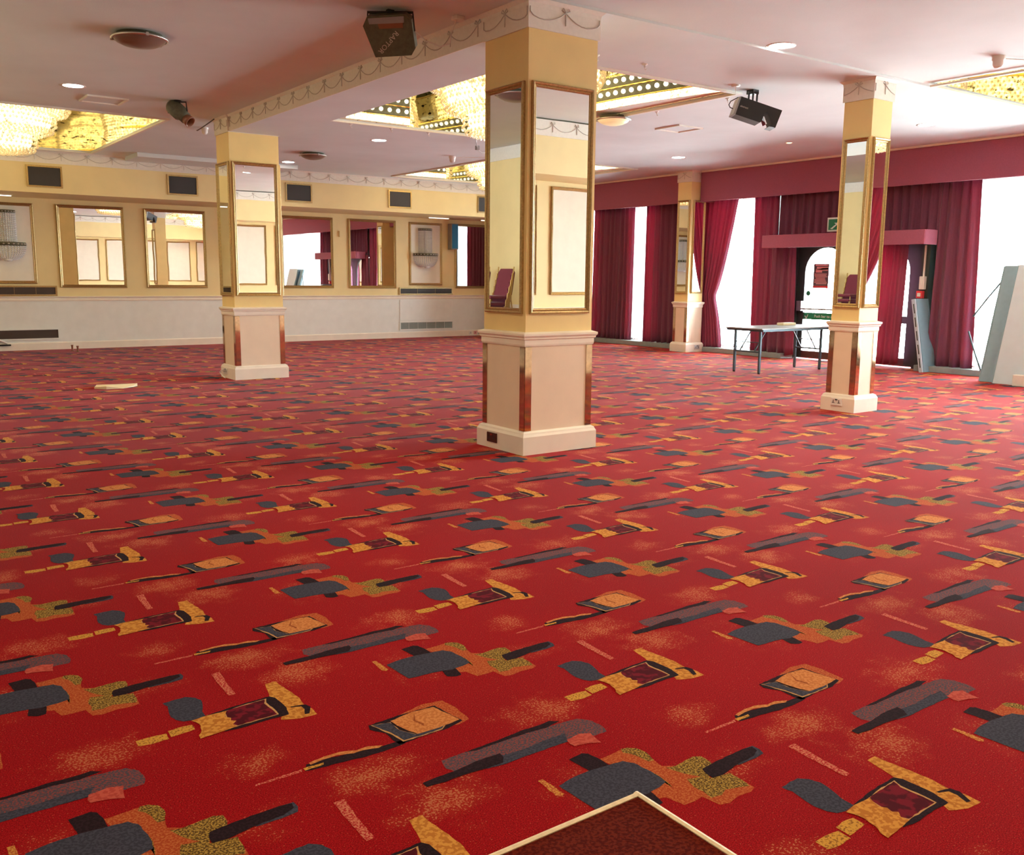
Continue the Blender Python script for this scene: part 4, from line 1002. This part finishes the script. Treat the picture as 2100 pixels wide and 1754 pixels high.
tag(mb.build('carton',[M['paper'],M['board']]),'flat cream carton lying on the folding table','box')
# leaning boards at the right
def lean(x0,y0,y1,h,th,tilt,name,label,mats,legs=False):
    t=empty(name,(x0,(y0+y1)/2,0),0,label,'folded table','folded tables leaning at the right edge')
    A=Matrix.Rotation(tilt,4,'Y'); hw=(y1-y0)/2
    mb=MB(); mb.bbox(0,th,-hw,hw,.0+math.sin(tilt)*0,h,.006,0,A); mb.build('board',[M[mats[0]]],t)
    mb=MB(); mb.box(-.004,th+.004,hw-.004,hw+.012,.01,h-.01,0,A); mb.build('edge_band',[M[mats[1]]],t)
    if legs:
        for (z0,z1,o_) in ((1.62,1.02,.34),(.10,.78,.36)):
            mb=MB(); mb.tube([tuple(A@Vector((.02,hw-.02,z0))),tuple(A@Vector((.03,hw+o_*.5,(z0+z1)/2))),tuple(A@Vector((.04,hw+o_,z1)))],.014,6); mb.build('folded_leg',[M['tableleg']],t)
    return t
lean(14.14,6.35,7.17,1.84,.05,R(15),'leaning_board','pale grey folded table leaning at the right edge, front of two',('board','boardedge'))
lean(14.25,6.55,7.43,1.83,.045,R(15),'leaning_board','blue-grey folded table with splayed legs leaning at the right edge',('boardedge','boardedge'),True)
mb=MB(); mb.bbox(14.02,14.12,6.62,6.82,0,.17,.008); tag(mb.build('white_box',[M['whiteplastic']]),'small white box on the floor at the right edge, against the leaning table','box')
# folded table by the door
t=empty('folded_trestle',(14.86,8.70,0),0,'folded trestle table with slotted white edge, standing on end right of the door','folded table','folded tables standing right of the door')
A=Matrix.Rotation(R(-11),4,'X')
mb=MB(); mb.box(-.10,-.06,-.03,.03,0,1.24,0,A)
for i in range(5): mb.box(-.104,-.058,-.012,.004,.08+i*.23,.24+i*.23,1,A)
mb.build('slotted_edge',[M['board'],M['darkgrille']],t)
mb=MB(); mb.box(-.058,.30,-.04,.03,0.0,1.24,0,A); mb.build('board',[M['boardedge']],t)
# floor paper
mb=MB()
P=[(2.74,13.25),(2.86,13.12),(3.06,13.10),(3.23,13.22),(3.30,13.30),(3.16,13.40),(2.98,13.47),(2.80,13.40)]
top=[(x,y,.012+.02*math.sin(i*2.1)+.01) for i,(x,y) in enumerate(P)]; bot=[(x,y,.001) for x,y in P]
n=len(P); mb.raw(top+bot+[(3.0,13.27,.045)],[(i,(i+1)%n,2*n) for i in range(n)]+[(i,n+i,n+(i+1)%n,(i+1)%n) for i in range(n)]+[tuple(range(2*n-1,n-1,-1))])
tag(mb.build('paper_sheet',[M['paper']]),'crumpled cream sheet of paper lying on the carpet at the left','paper')
for x,y,l in ((3.80,20.13,'dark floor bolt standing up by the back wall, left of a pair'),(3.84,19.83,'dark floor bolt standing up by the back wall, right of a pair')):
    mb=MB(); mb.lathe([(0,0),(.05,0),(.05,.008),(.018,.012),(.018,.10),(.024,.105),(.024,.12),(0,.12)],(x,y,0),12); tag(mb.build('floor_bolt',[M['brown']]),l,'bolt','floor bolts by the back wall')
mb=MB(); mb.tube([(2.45,YB-.10,.27),(2.60,YB-.06,.22),(2.74,YB-.05,.145)],.018,8); mb.tube([(2.45,YB-.10,.27),(2.38,YB-.12,.15),(2.36,YB-.12,0.0)],.012,8); mb.bbox(2.50,2.80,YB-.07,YB-.031,.10,.13,.004,1)
tag(mb.build('cable_end',[M['whiteplastic'],M['black']]),'white cable end with a dark tip against the skirting at the left edge','cable')
# brown mat with pale wooden edging under the camera
mbm=speckle('brown_ribbed_mat',(.085,.006,.003),(.15,.016,.007),90,.5); nt=mbm.node_tree
b_=nt.nodes['Principled BSDF']; tc=nt.nodes.new('ShaderNodeTexCoord'); wv=nt.nodes.new('ShaderNodeTexWave'); wv.inputs['Scale'].default_value=75; wv.bands_direction='DIAGONAL'; wv.inputs['Distortion'].default_value=1
nt.links.new(tc.outputs['Object'],wv.inputs['Vector']); bp=nt.nodes.new('ShaderNodeBump'); bp.inputs['Strength'].default_value=.5; bp.inputs['Distance'].default_value=.003
nt.links.new(wv.outputs['Fac'],bp.inputs['Height']); nt.links.new(bp.outputs['Normal'],b_.inputs['Normal'])
t=empty('entrance_mat',(1.0,1.0,0),0,'dark brown ribbed mat with pale wooden edging at the bottom edge','mat')
mb=MB(); mb.box(-1.4,.786,-1.6,.826,.0,.010); mb.build('ribbed_pile',[mbm],t)
mb=MB(); mb.prism([(.826,0),(.826,.013),(.834,.016),(.842,.014),(.845,0)],0,-1.4,.800,0); mb.build('far_edging',[M['wood']],t)
mb=MB(); mb.prism([(.786,0),(.786,.013),(.795,.016),(.803,.014),(.806,0)],1,-1.6,.845,0); mb.build('side_edging',[M['wood']],t)

# stacked banquet chairs, seen in the pillar mirrors
def chair():
    t=empty('banquet_chair',(0,0,0),0,'burgundy banquet chair with gold frame in a stack, seen in the pillar mirrors','chair','stacked banquet chairs seen in mirrors')
    mb=MB(); mb.bbox(-.21,.21,-.22,.20,.43,.49,.02); mb.build('seat',[M['chairfab']],t)
    mb=MB(); A=Matrix.Translation((0,.21,.50))@Matrix.Rotation(R(-8),4,'X'); mb.prism([(-.19,0),(.19,0),(.20,.36),(.15,.42),(-.15,.42),(-.20,.36)],1,-.02,.025,0,A); mb.build('backrest',[M['chairfab']],t)
    for sx in (-1,1):
        mb=MB(); mb.tube([(sx*.20,-.20,.44),(sx*.21,-.23,0)],.012,6); mb.build('leg',[M['chairgold']],t)
        mb=MB(); mb.tube([(sx*.215,.19+.06,.95),(sx*.21,.20,.50),(sx*.21,.20,.42),(sx*.22,.27,0)],.012,6); mb.build('leg',[M['chairgold']],t)
    return t
ch=chair(); st=[]
for (x,y) in ((.95,12.6),(.95,13.3),(.5,11.9)):
    for i in range(8):
        c=ch if (x,y,i)==(.95,12.6,0) else copy_tree(ch)
        c.location=(x-.03*i,y,.105*i); c.rotation_euler=(0,0,R(90))

# ------------------------------------------------------------------ light
w=bpy.data.worlds.new('daylight'); scn.world=w; w.use_nodes=True; bg=w.node_tree.nodes['Background']; bg.inputs[0].default_value=(.90,.96,1.0,1); bg.inputs[1].default_value=SKY
for a,b in win:
    if b-a<.2: continue
    top=3.2 if a!=9.22 else 2.2
    l=bpy.data.lights.new('window_portal','AREA'); l.shape='RECTANGLE'; l.size=b-a; l.size_y=top-.1; l.cycles.is_portal=True
    o=bpy.data.objects.new('window_portal',l); COL.objects.link(o); o.location=(15.50,(a+b)/2,(top+.1)/2); o.rotation_euler=Matrix(((0,0,1),(1,0,0),(0,1,0))).to_euler()
s=bpy.data.lights.new('sun','SUN'); s.energy=SUN; s.angle=R(1.5); s.color=(1,.95,.86)
o=bpy.data.objects.new('sun',s); COL.objects.link(o); o.location=(20,8,12)
o.rotation_euler=Vector((-.66,.12,-.74)).to_track_quat('-Z','Y').to_euler()

# ------------------------------------------------------------------ camera
cam=bpy.data.cameras.new('camera'); cam.sensor_width=36; cam.lens=1919.66448*36/2100; cam.clip_start=.05; cam.clip_end=200
co=bpy.data.objects.new('camera',cam); COL.objects.link(co)
r_=Vector((0.81105101,-0.58490209,0.00926257)); u_=Vector((0.08459766,0.13294510,0.98750637)); w_=Vector((0.57882596,0.80013445,-0.15730661))
mw=Matrix.Identity(4)
for j in range(3): mw[j][0]=r_[j]; mw[j][1]=u_[j]; mw[j][2]=-w_[j]; mw[j][3]=(0,0,1.5)[j]
co.matrix_world=mw; scn.camera=co
scn.view_settings.view_transform='Standard'; scn.view_settings.look='None'; scn.view_settings.gamma=1; scn.view_settings.use_curve_mapping=False
scn.view_settings.exposure=EXPO
cy=scn.cycles; cy.use_denoising=True; cy.use_adaptive_sampling=True; cy.adaptive_threshold=.025; cy.max_bounces=9; cy.diffuse_bounces=4; cy.glossy_bounces=6; cy.transmission_bounces=6; cy.transparent_max_bounces=16
cy.caustics_reflective=False; cy.caustics_refractive=False; cy.sample_clamp_indirect=6; cy.sample_clamp_direct=0
